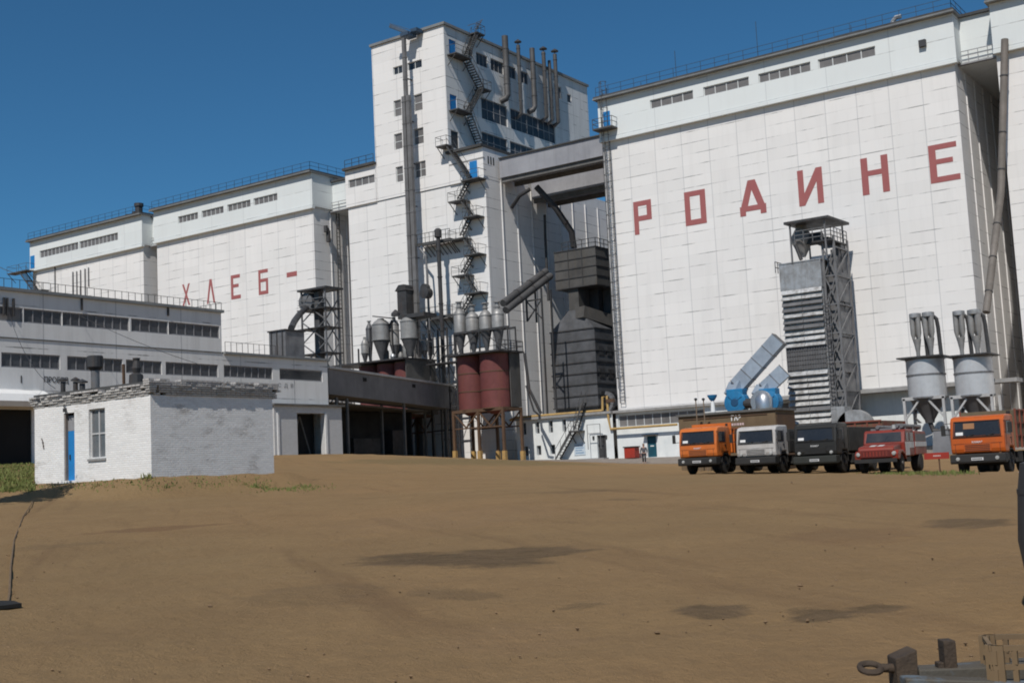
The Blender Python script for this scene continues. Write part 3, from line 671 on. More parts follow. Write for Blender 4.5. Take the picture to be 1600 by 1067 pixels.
def walkway(x0, y0, x1, y1, par=None):
    a, b = q(x0, y0), q(x1, y1); z = (a[1]+b[1])/2; g = MB(); g.pbox(Pq, a[0], b[0], z-.12, z, .1, 1.5)
    n = 8
    for i in range(n+1):
        u = a[0]+(b[0]-a[0])*i/n; g.bar(Pq(u,z,1.45), Pq(u,z+1.05,1.45), .05); g.bar(Pq(u,z-.1,1.4), Pq(u+.25,z-1.5,.03), .08)
    g.bar(Pq(a[0],z+1.05,1.45), Pq(b[0],z+1.05,1.45), .06); g.bar(Pq(a[0],z-.2,1.45), Pq(b[0],z-.2,1.45), .08, .25); g.bar(Pq(a[0],z+.55,1.45), Pq(b[0],z+.55,1.45), .04)
    g.build('walkway', STAIR, tM)
walkway(655, 381, 706, 373); walkway(658, 497, 728, 489)
# ---------------------------------------------------------------- conveyor bridges between headhouse and right block
def bridge(label, y0, y1, z0, z1, x0=-78.2, x1=-63.42):
    t = thing('conveyor_bridge', label, 'conveyor bridge', ((x0+x1)/2, (y0+y1)/2, z0), group='conveyor bridges between headhouse and right block')
    g = MB(); g.box(x0, x1, y0, y1, z0, z1); g.build('casing', CONC_B, t)
    g = MB(); g.box(x0, x1, y0-.2, y1+.2, z1+.003, z1+.14); g.build('roof', ROOF, t)
    g = MB()
    for yy in (y0+.4, y1-.4): g.box(x0+.02, x1-.02, yy-.15, yy+.15, z0-.5, z0-.003)
    g.build('girder', CONC_D, t)
bridge('front grey conveyor bridge high between headhouse and lettered right block', 111.3, 114.6, 35.0, 37.15)
bridge('second grey conveyor bridge just behind and below the front one', 117.6, 121.4, 33.6, 36.3)
# ---------------------------------------------------------------- long lifting leg in front of the headhouse
def leg_pt(px, py, Y): return fx(px, py, Y), Y, fz(px, py, Y)
t = thing('lifting_leg', 'tall narrow grey lifting leg rising past the windows of the headhouse to its roof boom', 'bucket elevator', (fx(645,400,107.3), 107.3, 3))
lx0, lx1 = fx(634, 260, 107.3), fx(645.5, 260, 107.3); ux0_, ux1_ = fx(630.5, 80, 107.3), fx(634.5, 80, 107.3); zl_top, zl_mid = fz(634, 60, 107.3), fz(638, 150, 107.3)
g = MB(); lw = lx1-lx0
g.box(ux0_, ux1_, 107.0, 107.4, zl_mid+.005, zl_top); g.box(lx0, lx0+lw*.44, 107.0, 107.45, 3.5, zl_mid); c1 = g
g = MB(); g.box(lx0+lw*.56, lx1, 107.0, 107.45, 3.5, zl_mid)
z = 6
while z < zl_mid: g.box(lx0-.04, lx1+.04, 106.96, 107.49, z, z+.07); g.box(lx0+lw*.46, lx0+lw*.54, 107.2, 107.4, z+.1, z+1.5); z += 2.6
while z < zl_top: g.box(ux0_-.04, ux1_+.04, 106.96, 107.44, z, z+.07); z += 2.6
c1.v, c1.f = c1.v+g.v, c1.f+[tuple(i+len(c1.v) for i in q_) for q_ in g.f]; c1.build('casing', M('leg_grey', (.19, .185, .185), (.12, .118, .118), .6, .6, .1, streak=.5, streak_col=(.08, .075, .07)), t)
for z in (12, 20, 27, 33, 38, 43, 48): g = MB(); g.box(lx0+.1, lx0+.2, 107.47, YF-.13, z, z+.12); g.build('wall_tie', STEEL_D, t)
g = MB(); a = np.array(leg_pt(609, 41, 106.5)); b = np.array(leg_pt(641, 53, 107.5)); g.bar(a, b, .3, .38); g.bar(a+[0,0,.3], b+[.3,0,.3], .06); g.build('boom', RAIL, t)
g = MB(); zt_ = fz(640, 52, 107.5); g.box(ux0_-.2, ux1_+.6, 107.0, 108.6, zt_-.3, zt_+.1); g.box(ux0_+.9, ux1_+1.4, 107.6, 108.9, zt_+.11, zt_+.5); g.build('head', RAIL, t)
g = MB(); h0, h1 = fx(627, 470, 106.4), fx(641, 470, 106.4); zz0, zz1 = fz(636, 492, 106.4), fz(636, 449, 106.4)
g.box(h0, h1, 105.7, 107.2, zz0, zz1); g.prism_y([(h0-.25, zz1-.4), (h1+.1, zz1-.4), (h1-.2, zz1+.25), (h0+.3, zz1+.25)], 105.6, 107.3); g.build('drive_housing', STEEL_D, t)
mx, mz = fx(666, 458, 106.4), fz(666, 458, 106.4); g = MB(); g.lathe([(.2,-.5),(.62,-.45),(.62,.45),(.2,.5)], (mx, 106.4, mz), 16, 'y'); g.lathe([(.5,-.3),(.5,.3)], (mx-.1, 106.4, mz+.55), 14, 'y'); g.build('drive_motor', STEEL_D, t)
# slim round pipe standing beside the walkway
t = thing('vent_pipe', 'slim dark capped pipe standing between the lifting leg and the zigzag stair', 'pipe', leg_pt(690, 700, 106.9))
g = MB(); px_, pz0, pz1 = fx(688, 450, 106.9), 3.6, fz(685, 372, 106.9)
g.tube((px_, 106.9, pz0), (px_, 106.9, pz1), .24, 10)
z = 6
while z < pz1: g.lathe([(.3, 0), (.3, .1)], (px_, 106.9, z), 10); z += 3
g.build('pipe', STEEL_D, t); g = MB(); g.lathe([(.24,0),(.42,.1),(.42,.9),(.2,1.1)], (px_, 106.9, pz1), 12); g.build('cap', STEEL_D, t)
t = thing('vent_pipe', 'thin dark curved pipe hugging the right side of the lifting leg below the walkway', 'pipe', leg_pt(668, 640, 107))
g = MB(); X2 = fx(667, 420, 107.2); g.path([(fx(656,388,107.2), 107.2, fz(656,388,107.2)), (X2-.1, 107.2, fz(664,400,107.2)), (X2, 107.2, fz(667,425,107.2)), (X2+.05, 107.2, 4)], .13, 8); g.build('pipe', STEEL_G, t)

# ---------------------------------------------------------------- old sooty dryer in the gap
YD = 116.0; t = thing('grain_dryer', 'old sooty dark sheet-metal dryer tower with sloping shoulders in the shaded gap', 'grain dryer', (-72.4, YD, 7))
dx0, dx1 = fx(862, 560, YD), fx(931, 560, YD); dz0, dz1 = 6.5, fz(895, 516, YD); yb = YD+8
g = MB(); g.box(dx0, dx1, YD, yb, dz0+2.4, dz1); bo = g.build('lower_body', DRY_D, t)
g = MB(); n = 7
for i in range(n+1):
    z = dz0+2.4+(dz1-dz0-2.4)*i/n; g.box(dx0-.09, dx1+.09, YD-.09, yb+.09, z-.06, z+.07)
g.build('hoop_flange', STEEL_D, t)
for k in range(3):
    z = dz0+3+k*2.5
    for j in range(4): g = MB(); g.box(dx1+.01, dx1+.06, YD+.6+j*1.8, YD+1.7+j*1.8, z, z+1.0); g.build('side_grille', STEEL_D, t)
ux0, ux1 = fx(866, 430, YD+1), fx(890, 430, YD+1); uz0, uz1 = fz(872, 452, YD), fz(880, 392, YD)
g = MB(); nk0, nk1 = dx0+2.2, dx0+3.6; zs = dz1+2.3
v = [(dx0,YD,dz1),(dx1,YD,dz1),(dx1,yb,dz1),(dx0,yb,dz1),(nk0,YD+.6,zs),(nk1,YD+.6,zs),(nk1,yb-2,zs),(nk0,yb-2,zs)]; g.hexa([(p[0],p[1],p[2]+.01) for p in v]); g.build('shoulder', DRY_D, t)
g = MB(); g.box(nk0+.05, nk1-.05, YD+.7, YD+3, zs, uz0+.3); g.build('neck', DRY_R, t)
wx0, wx1 = fx(864, 420, YD), fx(936, 420, YD+1)
g = MB(); g.box(wx0, wx1, YD+.4, yb-1, uz0+.02, uz1); g.build('upper_body', DRY_R, t)
g = MB()
for i in range(5): z = uz0+(uz1-uz0)*i/4; g.box(wx0-.07, wx1+.07, YD+.33, yb-.93, z-.04, z+.06)
for k in range(1, 3): u = wx0+(wx1-wx0)*k/3; g.box(u-.04, u+.04, YD+.34, YD+.4, uz0, uz1)
g.build('upper_flange', STEEL_D, t)
railing(t, [(wx0+1, YD+.5, uz1), (wx1, YD+.5, uz1), (wx1, yb-1, uz1)], 1.0, .9, .03, name='railing', mat=STEEL_D)
g = MB(); a = np.array(atY(905, 488, YD+.3)); b = np.array(atY(958, 505, YD+5)); g.bar(a, b, 1.7, 1.3); g.build('inclined_duct', DRY_R, t)
g = MB(); g.box(wx0-.1, wx1-1.6, YD+3.2, YD+6.5, dz1+.3, uz0); g.box(wx1-1.5, wx1-.2, YD+4.0, YD+6.5, dz1+.3, uz0); g.build('shade_backing', STEEL_D, t)  # dark boxes set behind the neck stand in for the shade there
g = MB(); g.box(dx0+.3, dx1-.3, YD+.3, yb, dz0-3, dz0+2.38)
g.build('plinth', CONC_D, t)
for k, (u, ww) in enumerate(((.3, 1.2), (2.6, 1.3), (4.6, 1.0))):
    g = MB(); g.box(dx0+u, dx0+u+ww, YD-.6, YD+.29, dz0+.3, dz0+1.9); g.build('burner_box', STEEL_G, t)
g = MB(); c = atY(946, 628, 111.5)
for k in range(8):
    a0, a1 = R_(-80+k*20), R_(-60+k*20)
    g.bar((c[0]+.95*math.cos(a0), 111.5, c[2]+.95*math.sin(a0)), (c[0]+.95*math.cos(a1), 111.5, c[2]+.95*math.sin(a1)), .35, .5, up=(0,1,0))
g.build('round_fan', STEEL_G, t)
def pipe_thing(label, pts, r, mat, cat='grain pipe', n=10, bands=0, name='grain_spout'):
    t = thing(name, label, cat, tuple(pts[0])); g = MB(); g.path(pts, r, n); o = g.build('pipe', mat, t, smooth=True)
    if bands:
        for a, b in zip(pts, pts[1:]):
            a, b = Vector(a), Vector(b); L = (b-a).length; k = int(L/bands); d = (b-a).normalized()
            for i in range(1, k+1): p = a+d*bands*i; g = MB(); g.tube(p-d*.05, p+d*.05, r*1.13, n); g.build('flange', STEEL_D, t)
    return t
pipe_thing('steep dark spout running from under the front bridge down to the sooty dryer', [atY(838,292,113.5), atY(868,325,114.5), atY(893,362,116.5), atY(897,388,117)], .35, STEEL_D, bands=2)
pipe_thing('short dark spout sloping from under the front bridge back to the headhouse flank', [atY(828,296,112.5), atY(812,306,112.3), atX(800,324,-78.2)], .22, STEEL_D)
pipe_thing('upper of two parallel grey spouts sloping from the sooty dryer to the cyclones', [atY(786,474,105), atY(853,424,114)], .4, CASING, bands=3)
pipe_thing('lower of two parallel grey spouts sloping from the sooty dryer to the cyclones', [atY(790,485,105), atY(860,431,114)], .4, CASING, bands=3)
pipe_thing('thin dark standpipe with a box on it in the shade of the headhouse flank', [atX(851,336,-76.8), atX(852,372,-76.8), atX(857,470,-76.8)], .16, STEEL_D, bands=4, name='standpipe')
g = None
# lattice frame that carries the two spouts
t = thing('support_frame', 'dark braced steel frame under the two sloping spouts left of the sooty dryer', 'steel frame', tuple(atY(845,640,110)))
g = MB(); xa, xb = fx(824, 470, 110), fx(848, 470, 110); zt1 = fz(836, 452, 110)
for x in (xa, xb):
    for y in (109.8, 111.6): g.bar((x, y, 7 if x == xb else zt1-3.4), (x, y, zt1), .16)
z = zt1-3.4
while z < zt1-2: 
    g.bar((xa, 109.8, z), (xb, 109.8, z+2.2), .12); g.bar((xb, 109.8, z), (xa, 109.8, z+2.2), .12); g.bar((xa, 109.8, z+2.2), (xb, 109.8, z+2.2), .14); z += 2.2
g.build('frame', STEEL_D, t)
# ---------------------------------------------------------------- storage bins with cyclones
def cyclone(par, x, y, z0, z1, r, cone_z, neck=.9, hat=True, mat=None):
    g = MB(); g.lathe([(r*.96, z0), (r, z0+.02), (r, z1-.1), (r*.75, z1+.18), (r*.42, z1+.4)], (x, y, 0), 18)
    for z in (z0+.05, z1-.22): g.lathe([(r*1.06, 0), (r*1.06, .1)], (x, y, z), 18)
    b = g.build('cyclone', mat or CYC, par, smooth=True)
    g = MB(); g.lathe([(r*.22, cone_z), (r*.95, z0-.01)], (x, y, 0), 16); g.build('cone', CYC_D, b, smooth=True)
    g = MB(); g.lathe([(r*.38, z1+.3), (r*.38, z1+neck)], (x, y, 0), 12)
    if hat: g.lathe([(r*.5, z1+neck*.55), (r*.5, z1+neck*.62)], (x, y, 0), 12); g.lathe([(r*.62, z1+neck), (r*.62, z1+neck+.1)], (x, y, 0), 12)
    g.build('neck', CYC, b, smooth=True)
    return b
def frame_legs(par, xs, ys, zt, w=.22, mat=None, foot=None, mid=True, brace=True):
    for x in xs:
        for y in ys:
            z0 = gz(x, y)-.1; g = MB(); g.bar((x, y, z0), (x, y, zt), w); l = g.build('leg', mat or RUST, par)
            if foot: f = MB(); f.box(x-.2, x+.2, y-.2, y+.2, z0, z0+1.1); f.build('footing', foot, l)
    g = MB()
    for y in ys:
        g.bar((xs[0], y, zt-.15), (xs[-1], y, zt-.15), .2, .3)
        if mid: zm = zt-1.9; g.bar((xs[0], y, zm), (xs[-1], y, zm), .14)
        if brace:
            for a, b in zip(xs, xs[1:]): g.bar((a, y, zt-.25), ((a+b)/2, y, zt-1.85), .13); g.bar((b, y, zt-.25), ((a+b)/2, y, zt-1.85), .13)
    for x in xs: g.bar((x, ys[0], zt-.15), (x, ys[-1], zt-.15), .2, .3)
    g.build('frame', mat or RUST, par)
def red_bin(par, x, y, r, z0, z1):
    g = MB(); g.lathe([(.6, z0-.55), (r, z0), (r, z1)], (x, y, 0), 28); b = g.build('bin', REDBIN, par, smooth=True)
    for k in range(4): z = z0+(z1-z0)*k/3; g = MB(); g.lathe([(r+.035, -.05), (r+.035, .05)], (x, y, min(z, z1-.06)), 28); g.build('hoop', RUST, b)
t = thing('storage_bins', 'pair of dull red round bins on rusty legs with four grey cyclones on top', 'grain bins', (-75.7, 103, 3.5))
for x, r in ((-77.25, 1.42), (-74.15, 1.58)):
    red_bin(t, x, 103.0, r, 8.7, 14.3)
g = MB(); g.box(-79.0, -72.05, 100.85, 105.4, 14.32, 14.5); g.build('platform', STEEL_D, t)
railing(t, [(-78.9, 105.3, 14.5), (-72.1, 105.3, 14.5), (-72.1, 101.0, 14.5)], 1.0, 1.2, .03, mat=STEEL_D)
g = MB(); g.box(-72.5, -72.38, 103.2, 105.0, 8.75, 14.3); g.box(-78.9, -72.52, 104.9, 105.0, 8.75, 14.3); g.build('side_cladding', DRY_R, t)
frame_legs(t, (-78.8, -75.6, -72.5), (101.7, 104.9), 8.7, .26, RUST, YELB)
yc = 103.2
for x0, x1, yt, ybm in ((711,726,489,522), (730,747,494,519), (751,767,491,516), (770,786,489,514)):
    cx = (fx(x0, 505, yc)+fx(x1, 505, yc))/2; r = (fx(x1, 505, yc)-fx(x0, 505, yc))/2
    cyclone(t, cx, yc, fz((x0+x1)/2, ybm, yc), fz((x0+x1)/2, yt, yc), r, 14.6, 1.1)
g = MB(); zc = fz(748, 518, yc); g.box(-79.0, -71.9, 102.5, 102.62, zc-.1, zc+.12); g.box(-79.0, -71.9, 103.8, 103.9, zc-.1, zc+.12)
for x in (-78.9, -75.6, -72.0): g.bar((x, 102.5, 14.5), (x, 102.5, zc), .12); g.bar((x, 103.9, 14.5), (x, 103.9, zc), .12)
g.bar((-78.9,102.5,14.5), (-75.6,102.5,zc), .07); g.bar((-72,102.5,14.5), (-75.6,102.5,zc), .07)
g.build('cyclone_frame', STEEL_D, t)
g = MB(); g.path([(-71.4, 104.5, 14.2), (-71.2, 104.7, 10.5), (-70.2, 105.2, 7.9)], .16, 8); g.path([(-71.0, 103.9, 10.8), (-70.4, 104.2, 8.2), (-69.9, 104.6, 7.6)], .1, 8); g.build('downpipe', STEEL_D, t)

t = thing('storage_bins', 'dark bin house with red bins and mixed cyclones, half hidden behind the long gallery', 'grain bins', (-89, 104, 4))
for x in (-92.1, -89.4, -86.9):
    red_bin(t, x, 104.0, 1.26, 8.95, 14.7)
g = MB(); g.box(-96.0, -85.5, 101.9, 107.7, 14.85, 15.02); g.build('platform', STEEL_D, t)
g = MB(); g.box(-85.72, -85.6, 102.5, 107.6, 8.9, 14.84); g.box(-93.6, -85.75, 106.2, 106.4, 8.8, 14.84); g.build('side_cladding', DRY_R, t)
frame_legs(t, (-93.4, -90.7, -88.1, -85.9), (102.7, 107.0), 8.9, .2, RUST, None)
Yc = 103.0
for x0, x1, yt, ybm, r_ in ((585,606,505,533,None), (629,650,500,530,None)):
    cx = (fx(x0, 520, Yc)+fx(x1, 520, Yc))/2; r = (fx(x1, 520, Yc)-fx(x0, 520, Yc))/2
    cyclone(t, cx, Yc, fz((x0+x1)/2, ybm, Yc), fz((x0+x1)/2, yt, Yc), r, 15.1, .5, False)
for px, yy, y0, y1, r in ((570, 104.5, 553, 536, .42), (617, 104, 540, 505, .55), (663, 105.5, 548, 533, .42), (673, 106.5, 545, 534, .36), (578, 105.5, 535, 512, .4), (655, 104.5, 552, 538, .35)):
    cx = fx(px, 545, yy); cyclone(t, cx, yy, fz(px, y0, yy), fz(px, y1, yy), r, 15.1, .7, px in (663, 578), CYC if px in (570, 617, 663) else CYC_D)
g = MB(); c = atY(599, 496, Yc); g.bar(atY(586, 494.5, Yc), atY(610, 497, Yc), .9, .12); g.lathe([(.5,-.2),(.5,.1),(.1,.5)], atY(618, 491, 103.6), 12)
g.box(fx(628,490,Yc)-.1, fx(668,490,Yc), 102.4, 104.6, fz(645,497,Yc), fz(645,491,Yc)); g.build('cover_plate', STEEL_D, t)
g = MB()
for a, b in (((578,513),(583,560)), ((612,500),(612,560)), ((652,500),(654,560)), ((668,498),(668,562)), ((560,545),(560,566)), ((676,520),(677,562))):
    pa, pb = atY(*a, 103.4), atY(*b, 103.4); g.bar(pa, (pa[0], 103.4, 15.0), .14)
g.bar(atY(585,514,103.4), atY(676,520,103.4), .1); g.bar(atY(578,513,103.4), atY(612,506,103.4), .14); g.bar(atY(640,528,103.4), atY(676,534,103.4), .1)
g.build('service_frame', STEEL_D, t)
rnd2 = random.Random(3)
for k in range(7):
    x = -91+rnd2.random()*5; y = 102.3+rnd2.random()*3.5; h = .5+rnd2.random()*1.6; g = MB(); g.lathe([(.18,0),(.3,.2),(.3,h),(.12,h+.3)], (x, y, 15.03), 10); g.build('dust_pipe', CYC if k % 3 else STEEL_G, t, smooth=True)
g = MB(); g.lathe([(.25,0),(.34,.25),(.2,.5),(.05,.55)], (fx(614,552,102.6), 102.6, 15.05), 12); g.build('bright_fan', GALV_B, t, smooth=True)
# tangle of steelwork between the bin house and the red bins
t = thing('steel_gantry', 'dark steel gantry of posts and handrails between the two groups of bins', 'steel frame', tuple(atY(700, 710, 106)))
g = MB(); xs = [fx(px, 560, 106) for px in (672, 686, 700, 713)]
for x in xs: g.bar((x, 106, gz(x,106)), (x, 106, 18.2), .16)
for z in (7, 9.5, 12, 14.3, 16.2): g.bar((xs[0], 106, z), (xs[-1]+.5, 106, z), .12)
for z in (15.1, 17.0): g.bar((xs[0], 105.2, z), (xs[-1]+.6, 105.2, z), .05)
for a, b in zip(xs, xs[1:]): g.bar((a, 106, 9.5), (b, 106, 12), .08); g.bar((b, 106, 12), (a, 106, 14.3), .08); g.bar((a, 106, 14.4), (b, 106, 16.2), .07)
g.build('frame', STEEL_D, t); g = MB(); g.box(xs[0], xs[-1]+1, 105.0, 106.8, 14.2, 14.3); g.build('walkway', STEEL_D, t)

# ---------------------------------------------------------------- low white annex in the gap
t = thing('annex_building', 'low white annex with two rows of small dark windows, outside stair and yellow gas pipe', 'annex', (-69.5, 108, 3.2))
YA = 108.0; Pa = PY(YA); ax0, ax1 = fx(808, 690, YA), -63.45
def ru(x): return fx(x, 690, YA)
ops = [(ru(817), ru(823), 6.0, 7.25), (ru(837.5), ru(844), 6.0, 7.25), (ru(858.5), ru(865), 6.0, 7.25), (ru(880), ru(886), 6.0, 7.25), (ru(818), ru(824.5), 3.75, 4.75), (ru(838), ru(845), 3.75, 4.75), (ru(859), ru(867), 3.75, 4.75), (ru(933), ru(947), 3.0, 5.4)]
g = MB(); g.wall(Pa, ax0, ax1, 2.4, 7.5, ops, .35); g.quad((ax0,YA,2.4),(ax0,YA+9,2.4),(ax0,YA+9,7.5),(ax0,YA,7.5)); g.build('wall', PLAST, t)
g = MB(); g.box(ax0-.2, ax1, YA-.35, YA+9, 7.503, 7.75); g.build('roof', CONC, t)
for r in ops[:7]: window(t, Pa, *r, 1, 2 if r[2] > 5 else 1, .35, FRAME_D, GLASS, .06)
d = MB(); d.pbox(Pa, *ops[7], -.33, -.25); d.build('door', STEEL_D, t)
g = MB(); g.pbox(Pa, ru(908), ru(950), 2.6, 3.1, 0.003, 1.0); g.build('step', CONC, t)
P2 = PY(YA); sa, sb, sc_ = (ru(876), 3.2), (ru(903), 6.0), (ru(925), 7.7)
g = MB(); flight(g, P2, sa, sb, .25, 1.15); g.build('stair_flight', STAIR, t)
g = MB(); landing(g, P2, ru(899), ru(915), 6.0, .02, 1.25); g.build('stair_landing', STAIR, t)
g = MB(); flight(g, P2, (ru(907), 6.05), (ru(922), 8.9), .3, 1.1); g.build('stair_flight', STAIR, t)
b = MB(); b.pbox(Pa, ru(897), ru(914), 3.5, 4.75, .003, .05); bo = b.build('notice_board', M('blue_white_notice', (.55, .62, .68), (.45, .53, .6), 3, .7), t)
b = MB()
for i in range(4): b.pbox(Pa, ru(899), ru(912)-.2*(i % 2), 3.7+i*.25, 3.78+i*.25, .05, .056)
b.build('notice_line', M('notice_blue', (.12, .25, .42)), bo)
for u, z in ((ru(928), 5.0), (ru(948), 5.0)): b = MB(); b.pbox(Pa, u-.1, u+.1, z, z+.35, .003, .1); b.build('wall_box', STEEL_D, t)
g = MB(); 
for z in (5.6, 6.5): g.bar(Pa(ru(925),z,.8), Pa(ru(945),z,.8), .05)
for u in (ru(925), ru(945)): g.bar(Pa(u,4.0,.8), Pa(u,6.5,.8), .05)
g.build('grey_handrail', STEEL_G, t)
t = thing('gas_pipe', 'yellow gas pipe along the annex roof edge with one upright loop beside the right block', 'pipe', (-70, 107.8, 7.8))
g = MB(); xr = fx(948, 640, 107.8); ze = fz(1058, 663, 107.8)
g.path([(fx(797,661,107.8), 107.8, 7.6), (ax0, 107.8, 7.85), (xr-.5, 107.8, 7.85)], .13, 8)
g.path([(xr-.5, 107.8, 7.85), (xr-.42, 107.8, 9.2), (xr+.1, 107.8, 9.3), (xr+.14, 107.8, 7.0), (xr+.3, 107.8, ze+.02), (fx(1058,663,107.8), 107.8, ze)], .12, 8)
g.build('pipe', YEL, t); g = MB(); g.box(xr+.1, xr+.9, 107.6, 107.99, 8.6, 8.95); g.build('valve_box', RUST, t)

# ---------------------------------------------------------------- added shade shed and sloping-looking conveyor gallery
t = thing('conveyor_gallery', 'long dark grey enclosed conveyor gallery on posts running from the workshop to the headhouse', 'conveyor gallery', (-79, 94, 4))
A, B = np.array((-75.0, 79.2)), np.array((-83.0, 107.6)); dv = (B-A)/np.linalg.norm(B-A); nv = np.array((dv[1], -dv[0]))
zb0, zt0, zb1, zt1 = 9.6, 11.85, 9.3, 11.75
def gp(s, o, z): p = A+(B-A)*s+nv*o; return (p[0], p[1], z)
g = MB(); g.hexa([gp(0,0,zb0), gp(1,0,zb1), gp(1,-3,zb1), gp(0,-3,zb0), gp(0,0,zt0), gp(1,0,zt1), gp(1,-3,zt1), gp(0,-3,zt0)]); g.build('casing', M('gallery_grey_sheet', (.20, .20, .205), (.145, .145, .15), .4, .85, streak=.4, streak_col=(.10, .10, .10)), t)
g = MB(); g.hexa([gp(0,.16,zt0+.003), gp(1,.16,zt1+.003), gp(1,-3.2,zt1+.003), gp(0,-3.2,zt0+.003), gp(0,.16,zt0+.2), gp(1,.16,zt1+.2), gp(1,-3.2,zt1+.2), gp(0,-3.2,zt0+.2)]); g.build('roof', M('weathered_roof_edge', (.55, .55, .54), (.42, .42, .41), .6, .85), t)
for s in (.24, .62, .95):
    g = MB(); p = gp(s, .01, 0); g.hexa([gp(s-.012, .004, zt0-.75), gp(s+.012, .004, zt0-.75), gp(s+.012, .05, zt0-.75), gp(s-.012, .05, zt0-.75), gp(s-.012, .004, zt0-.4), gp(s+.012, .004, zt0-.4), gp(s+.012, .05, zt0-.4), gp(s-.012, .05, zt0-.4)]); g.build('vent_slot', BLACK, t)
for s in (.06, .13, .55, .92):
    for o in (-.25, -2.7):
        p = gp(s, o, 0); g = MB(); g.bar((p[0], p[1], gz(p[0], p[1])-.2), (p[0], p[1], 9.4), .2); g.build('leg', CONC_D, t)
t = thing('shade_shed', 'added dark open shed deepening the shade under the conveyor gallery with barely visible machinery', 'shed', (-86, 95, 4))  # shed added so that the space under the gallery turns dark
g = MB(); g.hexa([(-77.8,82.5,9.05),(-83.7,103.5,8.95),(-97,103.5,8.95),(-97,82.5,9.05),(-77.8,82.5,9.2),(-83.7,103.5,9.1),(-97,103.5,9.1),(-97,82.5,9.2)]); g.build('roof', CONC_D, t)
g = MB(); g.box(-97.2, -97.0, 81, 104, 3, 8.94); g.box(-96.9, -84.0, 101.0, 101.2, 3.4, 8.94); g.box(-84.9, -84.7, 88.2, 101.19, 3.4, 8.9); g.build('wall', M('shade_dark_wall', (.035, .034, .033), (.02, .02, .02), .5, .95), t)  # near-black walls carry the deep shade in their colour
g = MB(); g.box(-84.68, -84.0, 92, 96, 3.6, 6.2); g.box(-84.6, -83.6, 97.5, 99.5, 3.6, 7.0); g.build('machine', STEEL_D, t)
g = MB()
for k in range(5): z = 4.2+k*.62; g.bar((-81.2, 84.0, z), (-82.4, 88.0, z), .12, .22)
g.bar((-81.2, 84.0, 6.9), (-82.4, 88, 6.9), .16); g.build('unloading_ramp', RUST, t)
for s in (0, 1): g = MB(); g.bar((-81.2-s*1.2, 84.0+s*4, 3.9), (-81.2-s*1.2, 84.0+s*4, 9.0), .22); g.build('post', RUST, t)

# ---------------------------------------------------------------- grey workshop at the left
XW = -74.9; PW = PX(XW); t = thing('workshop_building', 'long grey two-storey workshop with window bands, roof railings and a lower gated end', 'workshop', (XW-8, 60, 4.2))
def wy(px, py): return sy_(px, py, XW)
Y0, Y1, Y2 = 30.0, sy_(346, 520, XW), sy_(512, 590, XW); ZR, ZR2 = 15.75, 12.45
zu0, zu1 = sz_(172, 515, XW), sz_(172, 494, XW); zl0, zl1 = 10.57, sz_(172, 560, XW)
up = [(Y0+.5, wy(36,490), 4), (wy(37,480), wy(97,485), 4), (wy(97.5,485), wy(202,505), 8), (wy(205,505), wy(263,510), 4), (wy(263.5,510), wy(343,520), 6)]
lo = [(Y0+.5, wy(0,560)-.3, 6), (wy(2,560), wy(94,568), 6), (wy(105,568), wy(192,575), 6), (wy(197,577), wy(253,580), 4), (wy(259,580), wy(341,585), 6)]
lo2 = [(wy(350,585), wy(426,590), 7), (wy(437,590), wy(504,595), 1)]
gy0, gy1 = Y0+3, wy(50, 670)
ops = [(a, b, zu0, zu1) for a, b, n in up] + [(a, b, zl0, zl1) for a, b, n in lo] + [(gy0, gy1, 4.0, 7.75)]
g = MB(); g.wall(PW, Y0, Y1, 3.0, ZR, ops, .14)
for y in (Y0, Y1): g.quad((XW,y,3),(XW-16,y,3),(XW-16,y,ZR),(XW,y,ZR))
g.quad((XW,Y0,ZR),(XW,Y1,ZR),(XW-16,Y1,ZR),(XW-16,Y0,ZR)); g.build('upper_wall', GREYP, t)
ops2 = [(a, b, zl0+.05, zl1+.02) for a, b, n in lo2]
g = MB(); g.wall(PW, Y1+.003, Y2, 8.6, ZR2, ops2, .14); g.quad((XW,Y2,8.6),(XW-12,Y2,8.6),(XW-12,Y2,ZR2),(XW,Y2,ZR2)); g.quad((XW,Y1,ZR2),(XW,Y2,ZR2),(XW-12,Y2,ZR2),(XW-12,Y1,ZR2)); g.build('lower_wall', GREYP, t)
g = MB(); g.box(XW-16, XW+.22, Y0, Y1+.15, ZR+.003, ZR+.22); g.box(XW-12, XW+.22, Y1+.16, Y2+.15, ZR2+.003, ZR2+.2); g.build('roof_edge', EAVE, t)
g = MB(); g.pbox(PW, Y0, Y1-.1, 12.52, 12.60, 0.003, .05); g.build('wall_band', CONC_D, t)
GLW = M('workshop_glass', (.035, .04, .05), (.09, .095, .105), .35, .35); FRAME_W = M('workshop_window_frame', (.26, .26, .27), (.18, .18, .19), 2, .7)
for i, (a, b, n) in enumerate(up): window(t, PW, a, b, zu0, zu1, n, 1, .14, FRAME_W, GLW if i else GLASS_D, .09)
for a, b, n in lo: window(t, PW, a, b, zl0, zl1, n, 1, .14, FRAME_W, GLW, .09)
window(t, PW, lo2[0][0], lo2[0][1], zl0+.05, zl1+.02, 7, 1, .14, FRAME_W, GLW, .09); window(t, PW, lo2[1][0], lo2[1][1], zl0+.05, zl1+.02, 1, 1, .14, FRAME_D, GLASS, .1)
railing(t, [(XW+.05, Y0, ZR+.22), (XW+.05, Y1, ZR+.22), (XW-9, Y1, ZR+.22)], .6, .6, .016, 1, mat=STEEL_D)
railing(t, [(XW+.05, Y1+.3, ZR2+.2), (XW+.05, Y1+5.8, ZR2+.2)], .8, .6, .016, 1, mat=STEEL_D)
d = MB(); d.pbox(PW, gy0, gy1, 3.9, 7.75, -.139, -.12); d.build('dark_garage_sheet', BLACK, t)  # black sheet across the opening stands in for the unlit inside
